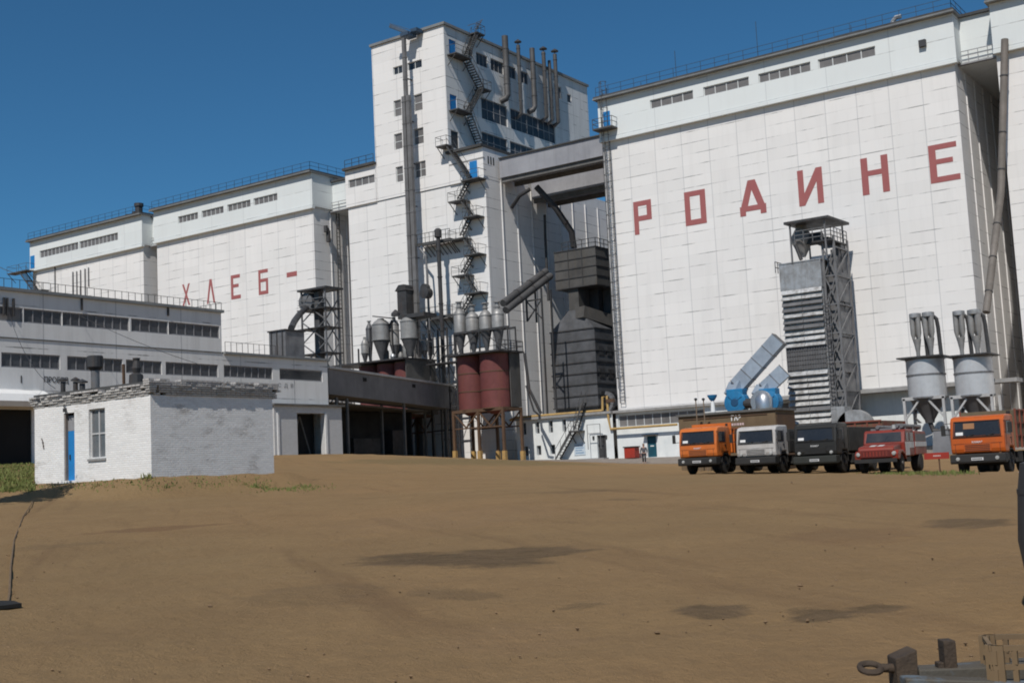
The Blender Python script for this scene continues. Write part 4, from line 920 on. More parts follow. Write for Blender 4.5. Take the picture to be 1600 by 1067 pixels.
d = MB(); d.prism_y([(XW+.003,7.8),(XW+1.3,7.85),(XW+1.5,8.2),(XW+1.2,8.7),(XW+.5,9.0),(XW+.003,9.1)], Y0, gy1+.6); d.build('entrance_canopy', GREYP, t)
# whitewashed gate base
g1, g2 = wy(460, 670), wy(503, 670); yb0, yb1 = wy(424, 670), wy(530, 670); PB = PX(XW+.35)
g = MB(); g.wall(PB, yb0, yb1, 3.6, 8.45, [(g1, g2, 3.6, 7.85)], .5); g.quad((XW+.35,yb1,3.6),(XW-6,yb1,3.6),(XW-6,yb1,8.45),(XW+.35,yb1,8.45)); g.quad((XW+.35,yb0,3.6),(XW-.3,yb0,3.6),(XW-.3,yb0,8.45),(XW+.35,yb0,8.45)); g.build('gate_wall', WHITE_B2, t)
g = MB(); g.box(XW-6, XW+.6, yb0-.2, yb1+.2, 8.453, 8.6); g.build('gate_canopy', CONC_D, t)
d = MB(); d.pbox(PB, g1, g2, 3.6, 7.85, -1.5, -1.45); dd = d.build('gate_leaf', BLACK, t)
d = MB(); d.bar(PB(g1+.3,4,-1.4), PB((g1+g2)/2,7.7,-1.4), .12); d.bar(PB(g2-.3,4,-1.4), PB((g1+g2)/2,7.7,-1.4), .12); d.build('gate_brace', CONC_D, dd)
d = MB(); d.pbox(PB, g2-.02, g2+.22, 3.6, 7.9, .003, .1); d.build('gate_post', WHITEP, t)
d = MB(); d.pbox(PB, yb0+.3, yb0+.5, 3.6, 7.9, .003, .08); d.build('gate_post', WHITEP, t)
INK = M('black_stencil_paint', (.07, .07, .07), (.15, .15, .15), 3, .8)
text_mesh(t, 'ПРОЕЗД', PW, wy(68, 595), sz_(85, 597.5, XW), .38, INK, width=wy(107,595)-wy(68,595), bold=.012)
text_mesh(t, '1', PW, wy(29.5, 594), sz_(31, 598, XW), .5, INK, bold=.02)
text_mesh(t, 'С  Д  В', PW, wy(434, 602), sz_(445, 605, XW), .32, M('grey_stencil_paint', (.2, .2, .2)), width=wy(458,602)-wy(434,602))
g = MB()
for px in (10, 20, 5): y = wy(px, 480); g = MB(); g.box(XW+.003, XW+.16, y-.05, y+.06, ZR-1.7, ZR-.5); g.build('wall_bracket', STEEL_D, t)
g = MB(); g.box(XW+.003, XW+.12, wy(127,470)-.06, wy(127,470)+.06, 14.9, ZR-.01); g.build('downpipe', STEEL_D, t)
g = MB(); g.box(XW+.003, XW+.12, wy(262,490)-.06, wy(262,490)+.06, 15.1, ZR-.01); g.build('downpipe', STEEL_D, t)
# steel bin on the workshop's low roof
t = thing('roof_bin', 'boxy grey sheet-metal bin standing on the low workshop roof', 'hopper', (-78.5, 76, ZR2))
by = 75.2; bx1 = fx(446, 540, by); bx0 = fx(420.5, 540, by); yb2 = sy_(476, 540, bx1)
g = MB(); g.box(bx0, bx1, by, yb2, ZR2+.2, fz(446, 516, by)); g.build('box_body', STEEL_G, t, bevel=.03)
g = MB(); zt_ = fz(446, 516, by); g.box(bx0-.1, bx1+.1, by-.1, yb2+.1, zt_+.003, zt_+.12)
for k in range(3): u = bx0+(bx1-bx0)*(k+.5)/3; g.box(u-.05, u+.05, by-.07, by-.003, ZR2+.2, zt_)
g.build('rim', STEEL_D, t)
# lattice loading tower behind
t = thing('loading_tower', 'slim steel lattice tower with flat canopy and motor above the roof bin', 'loading tower', (-87, 90, 4.3))
yT = 90.0; x0, x1 = fx(471, 470, yT), fx(508, 470, yT); x2 = x1; zc, zp, zq = fz(498, 452, yT), fz(498, 481, yT), fz(498, 511, yT)
ys = (yT, yT+1.9)
for x in (x0, x1):
    for y in ys: g = MB(); g.bar((x, y, 4), (x, y, zc), .15); g.build('leg', STEEL_G, t)
g = MB()
for z in (zp, zq, zq-2.6): g.box(x0-.4, x1+.3, yT-.3, yT+2.2, z-.1, z)
g.build('platform', STEEL_D, t)
g = MB(); g.box(x0-.3, x1+.4, yT-.3, yT+2.3, zc, zc+.2); g.build('canopy', STEEL_D, t)
g = MB(); z = 5
while z < zp-1:
    g.bar((x0, yT, z), (x1, yT, z+2.2), .1); g.bar((x1, yT, z), (x0, yT, z+2.2), .1); g.bar((x1, ys[0], z), (x1, ys[1], z+2.2), .1); g.bar((x1, ys[1], z), (x1, ys[0], z+2.2), .1); z += 2.2
for z in (zp+.5, zp+1): g.bar((x0-.3, yT-.2, z), (x1+.3, yT-.2, z), .05)
g.bar((x0, yT, zp), (x0+1.2, yT, zc), .06); g.build('brace', STEEL_G, t)
g = MB(); cx, cz_ = fx(492, 473, yT+1.5), fz(492, 474, yT+1.5); g.lathe([(.3,-1.0),(.95,-.9),(.95,.9),(.3,1.0)], (cx, yT+1.0, cz_), 16, 'y'); g.lathe([(.5,-.5),(.5,.5)], (cx+.8, yT+1.0, cz_-.4), 12, 'x'); g.build('drive_motor', STEEL_G, t)
g = MB(); xe = (x0+x1)/2; g.box(xe-.35, xe+.25, yT+.5, yT+1.2, 5, zc-.1); g.build('casing', CASING, t)
pa, pb = atY(478, 482, yT), atY(455, 513, 77.0); pipe_thing('bent dark chute from the loading tower down into the roof bin', [pa, atY(468, 491, 86), atY(460, 502, 80), pb], .3, STEEL_D, 'chute', name='chute')
# ---------------------------------------------------------------- small brick hut
t = thing('brick_hut', 'small whitewashed brick hut with blue door, one window and a crumbling brick cornice', 'hut', (-42, 33.7, HZ))
PF_ = PY(HY0); PS = PX(HX1); zw = 5.42
def hx(px): return fx(px, 690, HY0)
du0, du1, dzt = hx(100), hx(116.5), fz(108, 645, HY0)
wu0, wu1, wz0, wz1 = hx(139), hx(164.5), fz(152, 716, HY0), fz(152, 638, HY0)
g = MB(); g.wall(PF_, HX0, HX1, 1.6, zw, [(du0, du1, 2.36, dzt), (wu0, wu1, wz0, wz1)], .2); g.wall(PS, HY0, HY1, 1.6, zw, [], .3)
g.quad((HX0,HY0,1.6),(HX0,HY1,1.6),(HX0,HY1,zw),(HX0,HY0,zw)); g.quad((HX0,HY1,1.6),(HX1,HY1,1.6),(HX1,HY1,zw),(HX0,HY1,zw)); g.build('wall', WHITE_B, t)
CORN = brick_mat('cornice_brick_wash', (.60, .58, .55), (.40, .38, .36), (.22, .19, .16), amount=.9, bump=.9)
rr = random.Random(5)
g = MB()
for k, (ov, z0, z1) in enumerate(((.05, zw, zw+.09), (.09, zw+.093, zw+.18), (.13, zw+.183, zw+.27), (.165, zw+.273, zw+.36))):
    u = HX0-ov
    while u < HX1+ov:                       # front courses brick by brick, a few knocked out
        e = min(u+.25, HX1+ov)
        if rr.random() > (.06 if k < 3 else .16): j = rr.random()*.03; g.box(u+.004, e-.004, HY0-ov+j, HY0+.2, z0, z1-.006)
        u += .255
    v = HY0-ov+.001
    while v < HY1+ov:
        e = min(v+.25, HY1+ov)
        if rr.random() > (.02 if k < 3 else .08): j = rr.random()*.025; g.box(HX1-.2, HX1+ov-j, v+.204 if v < HY0+.2 else v+.004, e-.004 if e-.004 > v+.21 else v+.25, z0+.001, z1-.007)
        v += .255
    g.box(HX0-ov, HX0+.2, HY0+.21, HY1+ov, z0, z1-.006); g.box(HX0+.2, HX1-.2, HY1-.1, HY1+ov, z0, z1-.006)
g.build('cornice', CORN, t)
g = MB(); zc = zw+.36
v = HY0-.2
while v < HY1+.2:
    for k in range(3):
        if k == 2 and rr.random() < .22: continue
        g.box(HX1-.15-rr.random()*.03, HX1+.2-rr.random()*.04, v+.004, min(v+.25, HY1+.2), zc+k*.088, zc+k*.088+.082)
    v += .255
u = HX0-.1
while u < HX1-.4:
    for k in range(1):
        if rr.random() < .3: continue
        g.box(u+.004, u+.25, HY0-.22+rr.random()*.04, HY0+.12, zc+k*.088, zc+k*.088+.08)
    u += .255
g.build('parapet', OLD_B, t)
g = MB(); g.box(HX0-.25, HX1-.2, HY0+.13, HY1+.15, zc+.003, zc+.2); g.build('roof', ROOF, t)
dm = MB(); dm.pbox(PF_, du0+.06, du1, 2.36, dzt-.72, -.199, -.16); dr = dm.build('door', BLUE, t)
dm = MB(); dm.pbox(PF_, du0+.06, du1, dzt-.715, dzt-.1, -.199, -.16); dm.build('transom', FRAME_D, dr)
dm = MB(); dm.pbox(PF_, du0+.003, du0+.06, 2.36, dzt-.003, -.199, -.04); dm.build('door_jamb', M('bare_timber', (.25, .21, .18), (.18, .15, .13), 2, .85), dr)
dm = MB(); dm.pbox(PF_, du0+.18, du0+.22, 3.2, 3.4, -.16, -.11); dm.build('handle', STEEL_D, dr)
wo = window(t, PF_, wu0, wu1, wz0, wz1, 2, 2, .18, M('whitish_window_frame', (.55, .55, .55), (.42, .42, .42), 3, .7), M('hut_glass', (.10, .11, .12), (.16, .165, .17), 1.2, .3), .06)
dm = MB(); dm.pbox(PF_, wu0-.05, wu1+.05, wz0-.09, wz0-.003, -.2, .06); dm.build('sill', CONC, wo)
dm = MB(); dm.path([(hx(103), HY0-.05, dzt+.35), (hx(106), HY0-.18, dzt+.28), (hx(108), HY0-.1, dzt+.05)], .025, 5); dm.pbox(PF_, hx(102.5), hx(105), dzt+.05, dzt+.2, .003, .12); dm.build('lamp_bracket', STEEL_D, t)
dm = MB()
for j in range(3): dm.bar(PF_(HX0+.5+.05*j, 4.15-.15*j, .012), PF_(HX0+.62+.02*j, 3.95-.12*j, .012), .035)
dm.build('wall_scar', M('dark_brick_scar', (.12, .10, .09)), t)
def roofpt(px, y): return fx(px, 600, y)
yR = 33.4
for px, z1, r in ((98.5, fz(98,591,33.4)-.15, .11), (118, fz(118,591,33.4)-.15, .11), (128.5, fz(128,594,33.4)-.15, .13)):
    g = MB(); xx = roofpt(px, yR); g.lathe([(r, zc+.1), (r, z1)], (xx, yR, 0), 10); v = g.build('vent', STEEL_D, t)
    g = MB(); g.lathe([(r*1.9, z1+.04), (r*1.9, z1+.09), (.03, z1+.2)], (xx, yR, 0), 10); g.build('rain_cap', STEEL_D, v)
g = MB(); xx = roofpt(149, 34.0); zs0 = fz(150, 577, 34.0); zs1 = fz(150, 557, 34); g.lathe([(.19, zc+.1), (.19, zs0-.1), (.2, zs0)], (xx, 34.0, 0), 16); sk = g.build('stack', STEEL_G, t, smooth=True)
g = MB(); g.lathe([(.2, zs0-.05), (.34, zs0+.1), (.35, zs1), (.3, zs1+.04)], (xx, 34.0, 0), 16); g.build('stack_hood', STEEL_D, sk)
g = MB(); xx = roofpt(193.5, 33); g.bar((xx, 33, zc), (xx, 33, fz(193, 569, 33)), .09); g.build('roof_pole', RUST, t)
g = MB(); xx = roofpt(213, 32.6); g.lathe([(.34, zc+.1), (.36, zc+.32), (.2, zc+.4)], (xx, 32.6, 0), 12); g.lathe([(.3,0),(.28,.35),(.16,.42)], (xx, 32.6, zc+.42), 12); g.lathe([(.13,0),(.19,.2),(.12,.5),(.16,.62)], (xx+.03, 32.6, zc+.84), 12); g.box(xx-.05, xx+.55, 32.5, 32.7, zc+.14, zc+.3); g.bar((xx-.5, 32.6, zc+.95), (xx, 32.6, zc+.9), .05); g.build('siren', STEEL_D, t)

# ---------------------------------------------------------------- new steel dryer in front of the right block
Y = 102.4; t = thing('steel_dryer', 'tall louvred galvanised dryer with lattice mast, open canopy and cyclone on top', 'grain dryer', (-38.5, Y, 2.2))
x0, x1 = -42.19, -38.45; zt_ = 19.06
g = MB(); g.box(x0, x1, Y+.1, Y+3.4, 2.4, zt_-.03); g.build('core', GALV, t)
g = MB(); g.box(x0-.03, x1+.03, Y-.05, Y+3.45, 16.7, zt_)
for i in range(4): u = x0+(x1-x0)*i/3; g.box(u-.04, u+.04, Y-.09, Y-.053, 16.7, zt_)
g.box(x0-.08, x1+.08, Y-.1, Y+3.5, zt_+.003, zt_+.1); g.build('hopper_head', GALV, t)
LOUV = M('louvre_sheet', (.58, .58, .575), (.24, .235, .23), 1.6, .5, .35, streak=.7, streak_col=(.13, .12, .11), lo=.42, hi=.66); LDK = M('dark_louvre_sheet', (.16, .16, .165), (.10, .10, .105), 1.4, .6, .3)  # second sheet is darker, for the perforated band and a few louvres
z = 2.9; k = 0; rr = random.Random(11)
while z < 16.4:
    if 9.6 < z < 11.6:
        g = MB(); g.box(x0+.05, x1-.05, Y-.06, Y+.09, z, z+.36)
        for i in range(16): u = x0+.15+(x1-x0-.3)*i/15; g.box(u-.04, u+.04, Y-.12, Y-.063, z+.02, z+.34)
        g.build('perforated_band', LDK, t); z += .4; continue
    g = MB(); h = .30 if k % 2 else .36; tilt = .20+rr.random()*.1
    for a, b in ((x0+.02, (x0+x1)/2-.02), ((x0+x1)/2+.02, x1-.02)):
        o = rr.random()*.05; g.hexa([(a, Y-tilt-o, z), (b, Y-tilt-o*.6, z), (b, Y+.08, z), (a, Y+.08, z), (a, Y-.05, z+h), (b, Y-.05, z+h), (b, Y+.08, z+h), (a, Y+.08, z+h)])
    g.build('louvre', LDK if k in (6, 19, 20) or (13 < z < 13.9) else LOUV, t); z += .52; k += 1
mx0, mx1, my0 = x1+.12, x1+1.15, Y+.5; my1 = sy_(1333, 500, mx1); mz = sz_(1315, 380, mx1)
g = MB(); g.box(mx0+.2, mx1-.12, my1-1.3, my1-.08, 2.4, mz-.06); g.box(mx0+.15, mx1-.2, my0+.5, my0+1.6, 2.4, mz-1.2); g.box(mx0+.1, mx1-.2, my0+1.61, my1-1.31, 2.4, mz-.5); g.build('elevator_casing', STEEL_G, t)
for x in (mx0, mx1):
    for y in (my0, my1): g = MB(); g.bar((x, y, 2.2), (x, y, mz+.4), .17); g.build('mast_leg', STEEL_G, t)
g = MB(); z = 2.6
while z < mz-1:
    z2 = min(z+2.5, mz); g.bar((mx0, my0, z), (mx1, my0, z2), .1); g.bar((mx1, my0, z), (mx0, my0, z2), .1); g.bar((mx0, my0, z2), (mx1, my0, z2), .12); g.bar((mx1, my0, z), (mx1, my1, z2), .1); g.bar((mx1, my0, z2), (mx1, my1, z2), .12); z += 2.5
g.build('mast_brace', STEEL_G, t)
for k_ in range(5): z_ = 3.0+k_*3.1; g = MB(); g.box(mx1-.10, mx1-.04, my0+.25+.2*(k_ % 2), my1-.3, z_, z_+2.2+.4*(k_ % 3)); g.build('mast_panel', STEEL_G, t)
g = MB(); g.box(x1-.6, mx1, Y-.1, my1, mz-.05, mz+.08); g.build('top_platform', STEEL_D, t)
cz0, cz1 = fz(1275, 345, Y), fz(1275, 337, Y); cx0, cx1 = fx(1234, 345, Y), fx(1288, 340, Y); cyb = sy_(1318, 345, cx1)
g = MB(); v = [(cx0-.4, Y-.5, cz0), (cx1+.5, Y-.5, cz0), (cx1+.5, cyb, cz0+.1), (cx0-.4, cyb, cz0+.1)]; g.hexa(v+[(a, b, c+.22) for a, b, c in v]); g.build('canopy', STEEL_D, t)
for x in (cx0, cx1):
    for y in (Y-.1, cyb-.5): g = MB(); g.bar((x, y, zt_ if x < x1-1 or y < Y else mz), (x, y, cz0), .13); g.build('canopy_post', STEEL_G, t)
ccx = fx(1253, 378, Y+1.5); g = MB(); zt2 = fz(1253, 353, Y+1.5); zb2 = fz(1253, 402, Y+1.5); hh = zt2-zb2
g.lathe([(.25, zb2), (.75, zb2+hh*.35), (1.0, zb2+hh*.55), (.98, zb2+hh*.62), (.5, zb2+hh*.92), (.48, zt2)], (ccx, Y+1.5, 0), 18); g.build('cyclone', CYC, t, smooth=True)
g = MB(); g.lathe([(.2,-.5),(.5,-.45),(.5,.45),(.2,.5)], (fx(1277,372,Y+1.5), Y+1.5, fz(1277,372,Y+1.5)), 14, 'x'); g.box(ccx+.5, ccx+2.6, Y+1.0, Y+2.0, mz+.09, mz+.5); g.tube(atY(1243, 383, Y), atY(1252, 406, Y), .17, 8); g.build('head_drive', STEEL_D, t)
railing(t, [(x0+1.6, Y-.05, mz+.08), (mx1, Y-.05, mz+.08), (mx1, my1, mz+.08)], 1.1, .8, .03, 3, mat=STEEL_G)
railing(t, [(x0-.5, Y+.2, zt_-.6), (x0-.5, Y+2.5, zt_-.6)], 1.0, .6, .03, mat=STEEL_G)
g = MB(); lx = x1+.1; g.bar((lx, Y-.05, 2.6), (lx, Y-.05, 16), .06); g.bar((lx+.45, Y-.05, 2.6), (lx+.45, Y-.05, 16), .06); z = 2.8
while z < 16: g.bar((lx, Y-.05, z), (lx+.45, Y-.05, z), .04); z += .35
z = 4
while z < 16: g.path([(lx, Y-.05, z), (lx-.05, Y-.5, z), (lx+.5, Y-.5, z), (lx+.45, Y-.05, z)], .025, 5); z += 1.0
g.build('caged_ladder', STEEL_G, t)
g = MB(); p = atY(1322, 647, Y-.5); g.box(p[0]-1.3, p[0]-.1, Y-.5, Y+1, p[2]-1.4, p[2]+.7); g.lathe([(1.55,-.5),(1.55,.5)], (p[0]+.6, Y, p[2]-1.2), 24, 'y'); g.build('blower_cowl', GALV, t)
for k, (pts, r) in enumerate((([(1146,615),(1153,603),(1218,530),(1226,524)], 1.02), ([(1188,616),(1195,608),(1226,579),(1232,576)], .98))):
    pp = [atY(*p, 97.2+ (2.2 if i > 1 else 0)*0 + i*.6) for i, p in enumerate(pts)]; g = MB(); g.bar(pp[1], pp[2], r*1.25, r*1.25); dd_ = (Vector(pp[2])-Vector(pp[1])).normalized(); g.bar(Vector(pp[1])+dd_*.1, Vector(pp[0])-Vector((0,0,.25)), r*1.27, r*1.2)
    DUCT = M('bluish_air_duct', (.31, .37, .44), (.23, .275, .335), .9, .62, 0, streak=.35, streak_col=(.18, .2, .23)); o = g.build('air_duct', DUCT, t)
    g = MB(); a, b = Vector(pp[1]), Vector(pp[2]); d = (b-a).normalized(); L = (b-a).length; n = int(L/1.1)
    for i in range(n+1): p = a+d*(L*i/max(1, n)); g.bar(p-d*.03, p+d*.03, r*1.31, r*1.31)
    g.build('duct_flange', STEEL_G, o)
# blue fans
def fan(label, pc, r, cone):
    t = thing('blower_fan', label, 'fan', (pc[0], pc[1], gz(pc[0], pc[1])), group='blue fans at the foot of the dryer ducts')
    g = MB(); x, y, z = pc; g.lathe([(r*.5,-.55),(r,-.5),(r,.5),(r*.5,.55)], (x, y, z), 22, 'y'); g.box(x-r*.75, x+r*.75, y-.5, y+.5, z+.1, z+r*1.15); h = g.build('housing', BLUE_F, t, bevel=.05)
    g = MB()
    g.lathe([(r*.30,-.02),(r*.34,.0),(r*.34,.05)], (x, y-.57, z), 16, 'y')
    for a in (.6, 2.4): g.bar((x+.2*math.cos(a), y-.56, z+.2*math.sin(a)), (x+r*.8*math.cos(a), y-.54, z+r*.8*math.sin(a)), .05)
    g.build('rib', M('dark_blue_rib', (.012, .07, .16)), h)
    if cone: g = MB(); g.lathe([(r*.98, 0), (r*.9, .35), (r*.55, .75), (r*.2, .9)], (x-r*.35, y-1.0, z+.05), 22, 'z' if 0 else 'y'); g.lathe([(r*.72,-.6),(r*.75,.3),(r*.45,.75),(r*.12,.9)], (x-r*.15, y-.9, z), 20); g.build('silver_inlet', GALV_B, t, smooth=True)
    else: g = MB(); g.lathe([(.35,-.6),(.42,-.5),(.42,.5),(.35,.6)], (x+r*1.35, y-.2, z-.15), 14, 'x'); g.build('motor', STEEL_D, t)
    z0 = gz(x, y)-.1
    for s in (-1, 1): g = MB(); g.bar((x+s*r*.7, y, z0), (x+s*r*.7, y, z-r*.5), .2); g.build('leg', STEEL_G, t)
fan('dented blue fan under the longer air duct', atY(1152, 629, 97), 1.0, False)
fan('blue fan with a shiny silver inlet cone under the shorter air duct', atY(1203, 628, 97), .98, True)

# ---------------------------------------------------------------- pair of grey hoppers at the right
Y = 101.0
HOPM = M('pale_silver_sheet', (.60, .61, .62), (.45, .46, .475), .8, .42, .3, streak=.4, streak_col=(.32, .32, .32))
def hopper(label, px0, px1, pyt, pyb, pairs):
    xa, xb = fx(px0, 590, Y), fx(px1, 590, Y); cx, r = (xa+xb)/2, (xb-xa)/2; zt_, zb_ = fz((px0+px1)/2, pyt, Y), fz((px0+px1)/2, pyb, Y)
    t = thing('round_hopper', label, 'hopper', (cx, Y, gz(cx, Y)), group='grey round hoppers on steel legs')
    g = MB(); g.lathe([(r, zb_), (r, zt_)], (cx, Y, 0), 32); sh = g.build('shell', HOPM, t, smooth=True)
    for z in (zb_+.02, (zb_*.42+zt_*.58), zt_-.08): g = MB(); g.lathe([(r+.045, -.06), (r+.045, .06)], (cx, Y, z), 32); g.build('hoop', STEEL_G, sh)
    g = MB(); g.lathe([(.35, zb_-2.0), (.4, zb_-1.75), (r*.96, zb_-.02)], (cx, Y, 0), 24); g.build('cone', CYC_D, t, smooth=True)
    g = MB(); g.box(cx-r-.25, cx+r+.25, Y-r-.25, Y+r+.25, zt_+.003, zt_+.12); g.build('platform', STEEL_D, t)
    PALE = M('pale_grey_legs', (.46, .46, .46), (.34, .34, .34), 1.2, .7, streak=.4)
    for sx in (-1, 1):
        for s2 in (-1, 1): x, y = cx+sx*(r+.05), Y+s2*(r*.8); g = MB(); g.bar((x, y, gz(x, y)-.1), (x, y, zb_), .2); g.build('leg', PALE, t)
    g = MB(); y = Y-r*.8
    g.bar((cx-r, y, zb_-1.6), (cx-.3, y, zb_-.1), .14); g.bar((cx+r, y, zb_-1.6), (cx+.3, y, zb_-.1), .14); g.bar((cx-r-.2, y, zb_-.02), (cx+r+.2, y, zb_-.02), .2, .26)
    g.bar((cx-r, y, zb_-3.6), (cx+r, y, zb_-2.6), .1); g.build('brace', PALE, t)
    g = MB(); g.path([(cx, Y, zb_-1.9), (cx+.2, Y, zb_-2.6), (cx+.9, Y, zb_-2.8), (cx+1.4, Y, zb_-2.6)], .2, 8); g.path([(cx-.8, Y-.8, zb_-.9), (cx-.9, Y-.8, zb_-1.6), (cx-.5, Y-.8, zb_-2.0), (cx-.9, Y-.8, zb_-1.9), (cx-.95, Y-.8, zb_-3.2)], .12, 6); g.build('outlet_pipe', STEEL_D, t)
    for (a, b, yt, yb_) in pairs:
        c = (fx(a, 520, Y)+fx(b, 520, Y))/2; rr_ = (fx(b, 520, Y)-fx(a, 520, Y))/2; z1, z0 = fz((a+b)/2, yt, Y), zt_+.12; h = z1-z0
        g = MB(); g.lathe([(rr_, z1-.35), (rr_*1.02, z1-.3), (rr_, z1), (rr_*.6, z1+.05)], (c, Y, 0), 16); hd = g.build('cyclone_head', GALV, t, smooth=True)
        g = MB()
        for s, d in ((-.5, -.25), (.5, -.3), (0, .45)):
            g.lathe([(.04, z0+h*.34), (rr_*.46, z0+h*.55), (rr_*.48, z1-.36)], (c+s*rr_, Y+d*rr_, 0), 10)
        g.build('cyclone_tube', CYC, hd, smooth=True)
        g = MB(); g.lathe([(rr_*.34, z0), (rr_*.34, z0+h*.12), (rr_*.72, z0+h*.42)], (c, Y, 0), 12); g.build('collector', CYC, hd, smooth=True)
        g = MB(); g.path([(c+rr_*.6, Y+.3, z1-.3), (c+rr_*1.1, Y+.35, z1-.55), (c+rr_*1.25, Y+.35, z1-1.2), (c+rr_*1.4, Y+.35, z0)], .16, 8); g.build('suction_pipe', STEEL_D, hd, smooth=True)
    return t
hopper('left one of two grey round hoppers with cyclones beside the louvred dryer', 1418, 1477, 560, 622, ((1423, 1441, 490, 0), (1443, 1462, 488, 0)))
hopper('right one of two grey round hoppers with cyclones nearest the picture edge', 1492, 1552, 557, 619, ((1491, 1510, 486, 0), (1514, 1536, 484, 0)))
pipe_thing('long brown-grey pipe dropping from the right gallery and slanting to the right hopper', [atY(1570, 62, 108.2), atY(1568, 150, 107.9), atY(1564, 300, 107.2), atY(1541, 488, 102.5)], .30, M('weathered_brown_pipe', (.20, .175, .155), (.14, .125, .11), .8, .7, streak=.4), bands=3.2)
p = atY(1474, 688, 97); t = thing('concrete_block', 'plain tapered grey concrete post between fire engine and orange truck', 'concrete post', (p[0], 97, gz(p[0], 97)))
g = MB(); z0, z1 = gz(p[0], 97)-.1, fz(1474, 672, 97); g.hexa([(p[0]-.75,96.4,z0),(p[0]+.75,96.4,z0),(p[0]+.75,97.8,z0),(p[0]-.75,97.8,z0),(p[0]-.55,96.5,z1),(p[0]+.55,96.5,z1),(p[0]+.55,97.7,z1),(p[0]-.55,97.7,z1)]); g.build('body', M('blue_grey_concrete', (.20, .205, .22), (.15, .155, .165), .8, .9), t)
g = MB(); g.box(p[0]-.6, p[0]+.6, 96.45, 97.75, z1+.003, z1+.08); g.build('lid', CONC_D, t)

# ---------------------------------------------------------------- tan kiosk behind the trucks and its posts
TAN = M('tan_clad_timber', (.165, .115, .066), (.13, .09, .052), .9, .85, streak=.4, streak_col=(.09, .06, .04)); Y = 80.0
kx0, kx1 = fx(1060, 655, Y), fx(1212, 655, Y); kt = fz(1135, 642.5, Y); kz = gz(kx0, Y)
t = thing('storage_kiosk', 'low tan flat-roofed kiosk with small white lettering behind the orange and white trucks', 'kiosk', ((kx0+kx1)/2, Y, kz))
g = MB(); g.box(kx0, kx1, Y, Y+3.4, kz-.2, kt-.16); g.build('wall', TAN, t)
g = MB(); g.box(kx0-.12, kx1+.12, Y-.15, Y+3.5, kt-.157, kt); g.build('roof', CONC_D, t)
g = MB(); g.box(kx0+.4, kx1-.6, Y-.05, Y-.003, kt-.42, kt-.34); g.box(kx1+.003, kx1+.05, Y+.1, Y+3.3, kz, kt-.4); g.build('trim', RUST, t)
Pk = PY(Y); lx = fx(1142, 652, Y); lz = fz(1150, 656.5, Y)
text_mesh(t, 'ГАЗ', Pk, lx, lz, .34, WHITEP, width=fx(1158,652,Y)-lx, bold=.02)
g = MB(); u = fx(1138, 660, Y); rr = random.Random(2)
while u < fx(1162, 660, Y): wdt = .07+rr.random()*.09; g.pbox(Pk, u, u+wdt, lz-.36, lz-.2, .003, .015); u += wdt+.05
g.build('small_lettering', M('pinkish_white_paint', (.6, .45, .45)), t)
for px, lab in ((1089, 'left one of two thin masts with small black heads above the orange truck'), (1101, 'right one of two thin masts with small black heads above the orange truck')):
    Ym = 78.6; x = fx(px-1, 640, Ym); zt_ = fz(px-1, 626, Ym); t = thing('thin_mast', lab, 'mast', (x, Ym, gz(x, Ym)), group='thin masts with black heads')
    g = MB(); g.tube((x, Ym, gz(x, Ym)-.1), (x, Ym, zt_), .04, 6); g.build('pole', M('tan_pole', (.22, .16, .11)), t)
    g = MB(); g.lathe([(.03,0),(.11,.05),(.11,.16),(.03,.2)], (x, Ym, zt_), 10); g.build('head', STEEL_D, t)
x = fx(1113.5, 630, 82); zt_ = fz(1112, 617, 82); t = thing('vent_post', 'short white post with a bright blue funnel top on the kiosk roof', 'vent', (x, 82, kt))
g = MB(); g.lathe([(.19, kt), (.12, zt_-.42)], (x, 82, 0), 12); g.build('post', WHITEP, t, smooth=True)
g = MB(); g.lathe([(.1, zt_-.45), (.2, zt_-.36), (.34, zt_-.12), (.36, zt_)], (x, 82, 0), 14); g.build('funnel', BLUE_F, t, smooth=True)
p = atY(987, 716, 107.2); t = thing('waste_bin', 'red metal bin with dark lid against the white base wall', 'bin', (p[0], 107.2, gz(p[0], 107.2)))
RED = M('bright_red_paint', (.36, .035, .02), (.27, .03, .02), 1.5, .55); z0 = gz(p[0], 107)+.1
g = MB(); g.box(p[0]-.6, p[0]+.6, 106.8, 107.8, z0, z0+1.05); g.build('body', RED, t, bevel=.04); g = MB(); g.box(p[0]-.68, p[0]+.68, 106.72, 107.88, z0+1.053, z0+1.16); g.build('lid', STEEL_D, t, bevel=.02)
# red notice board on one post
p = atY(1464, 712, 62); x = p[0]; t = thing('red_signboard', 'long low red signboard on a single thin post beside the orange truck', 'sign', (x, 62, gz(x, 62)))
xa, xb = fx(1444, 712, 62), fx(1483, 712, 62); za, zb_ = fz(1464, 717, 62), fz(1464, 707, 62)
g = MB(); g.box(xa, xb, 61.97, 62.02, za, zb_); bo = g.build('board', RED, t); g = MB(); g.bar((fx(1467,720,62), 62.05, gz(x,62)-.1), (fx(1467,720,62), 62.05, zb_-.02), .06); g.build('post', RUST, t)
g = MB(); u = (xa+xb)/2-.15
for k in range(5): g.box(u, u+.055, 61.955, 61.967, (za+zb_)/2-.03, (za+zb_)/2+.04); u += .075
g.build('faint_lettering', M('faded_white_paint', (.55, .42, .40)), bo)
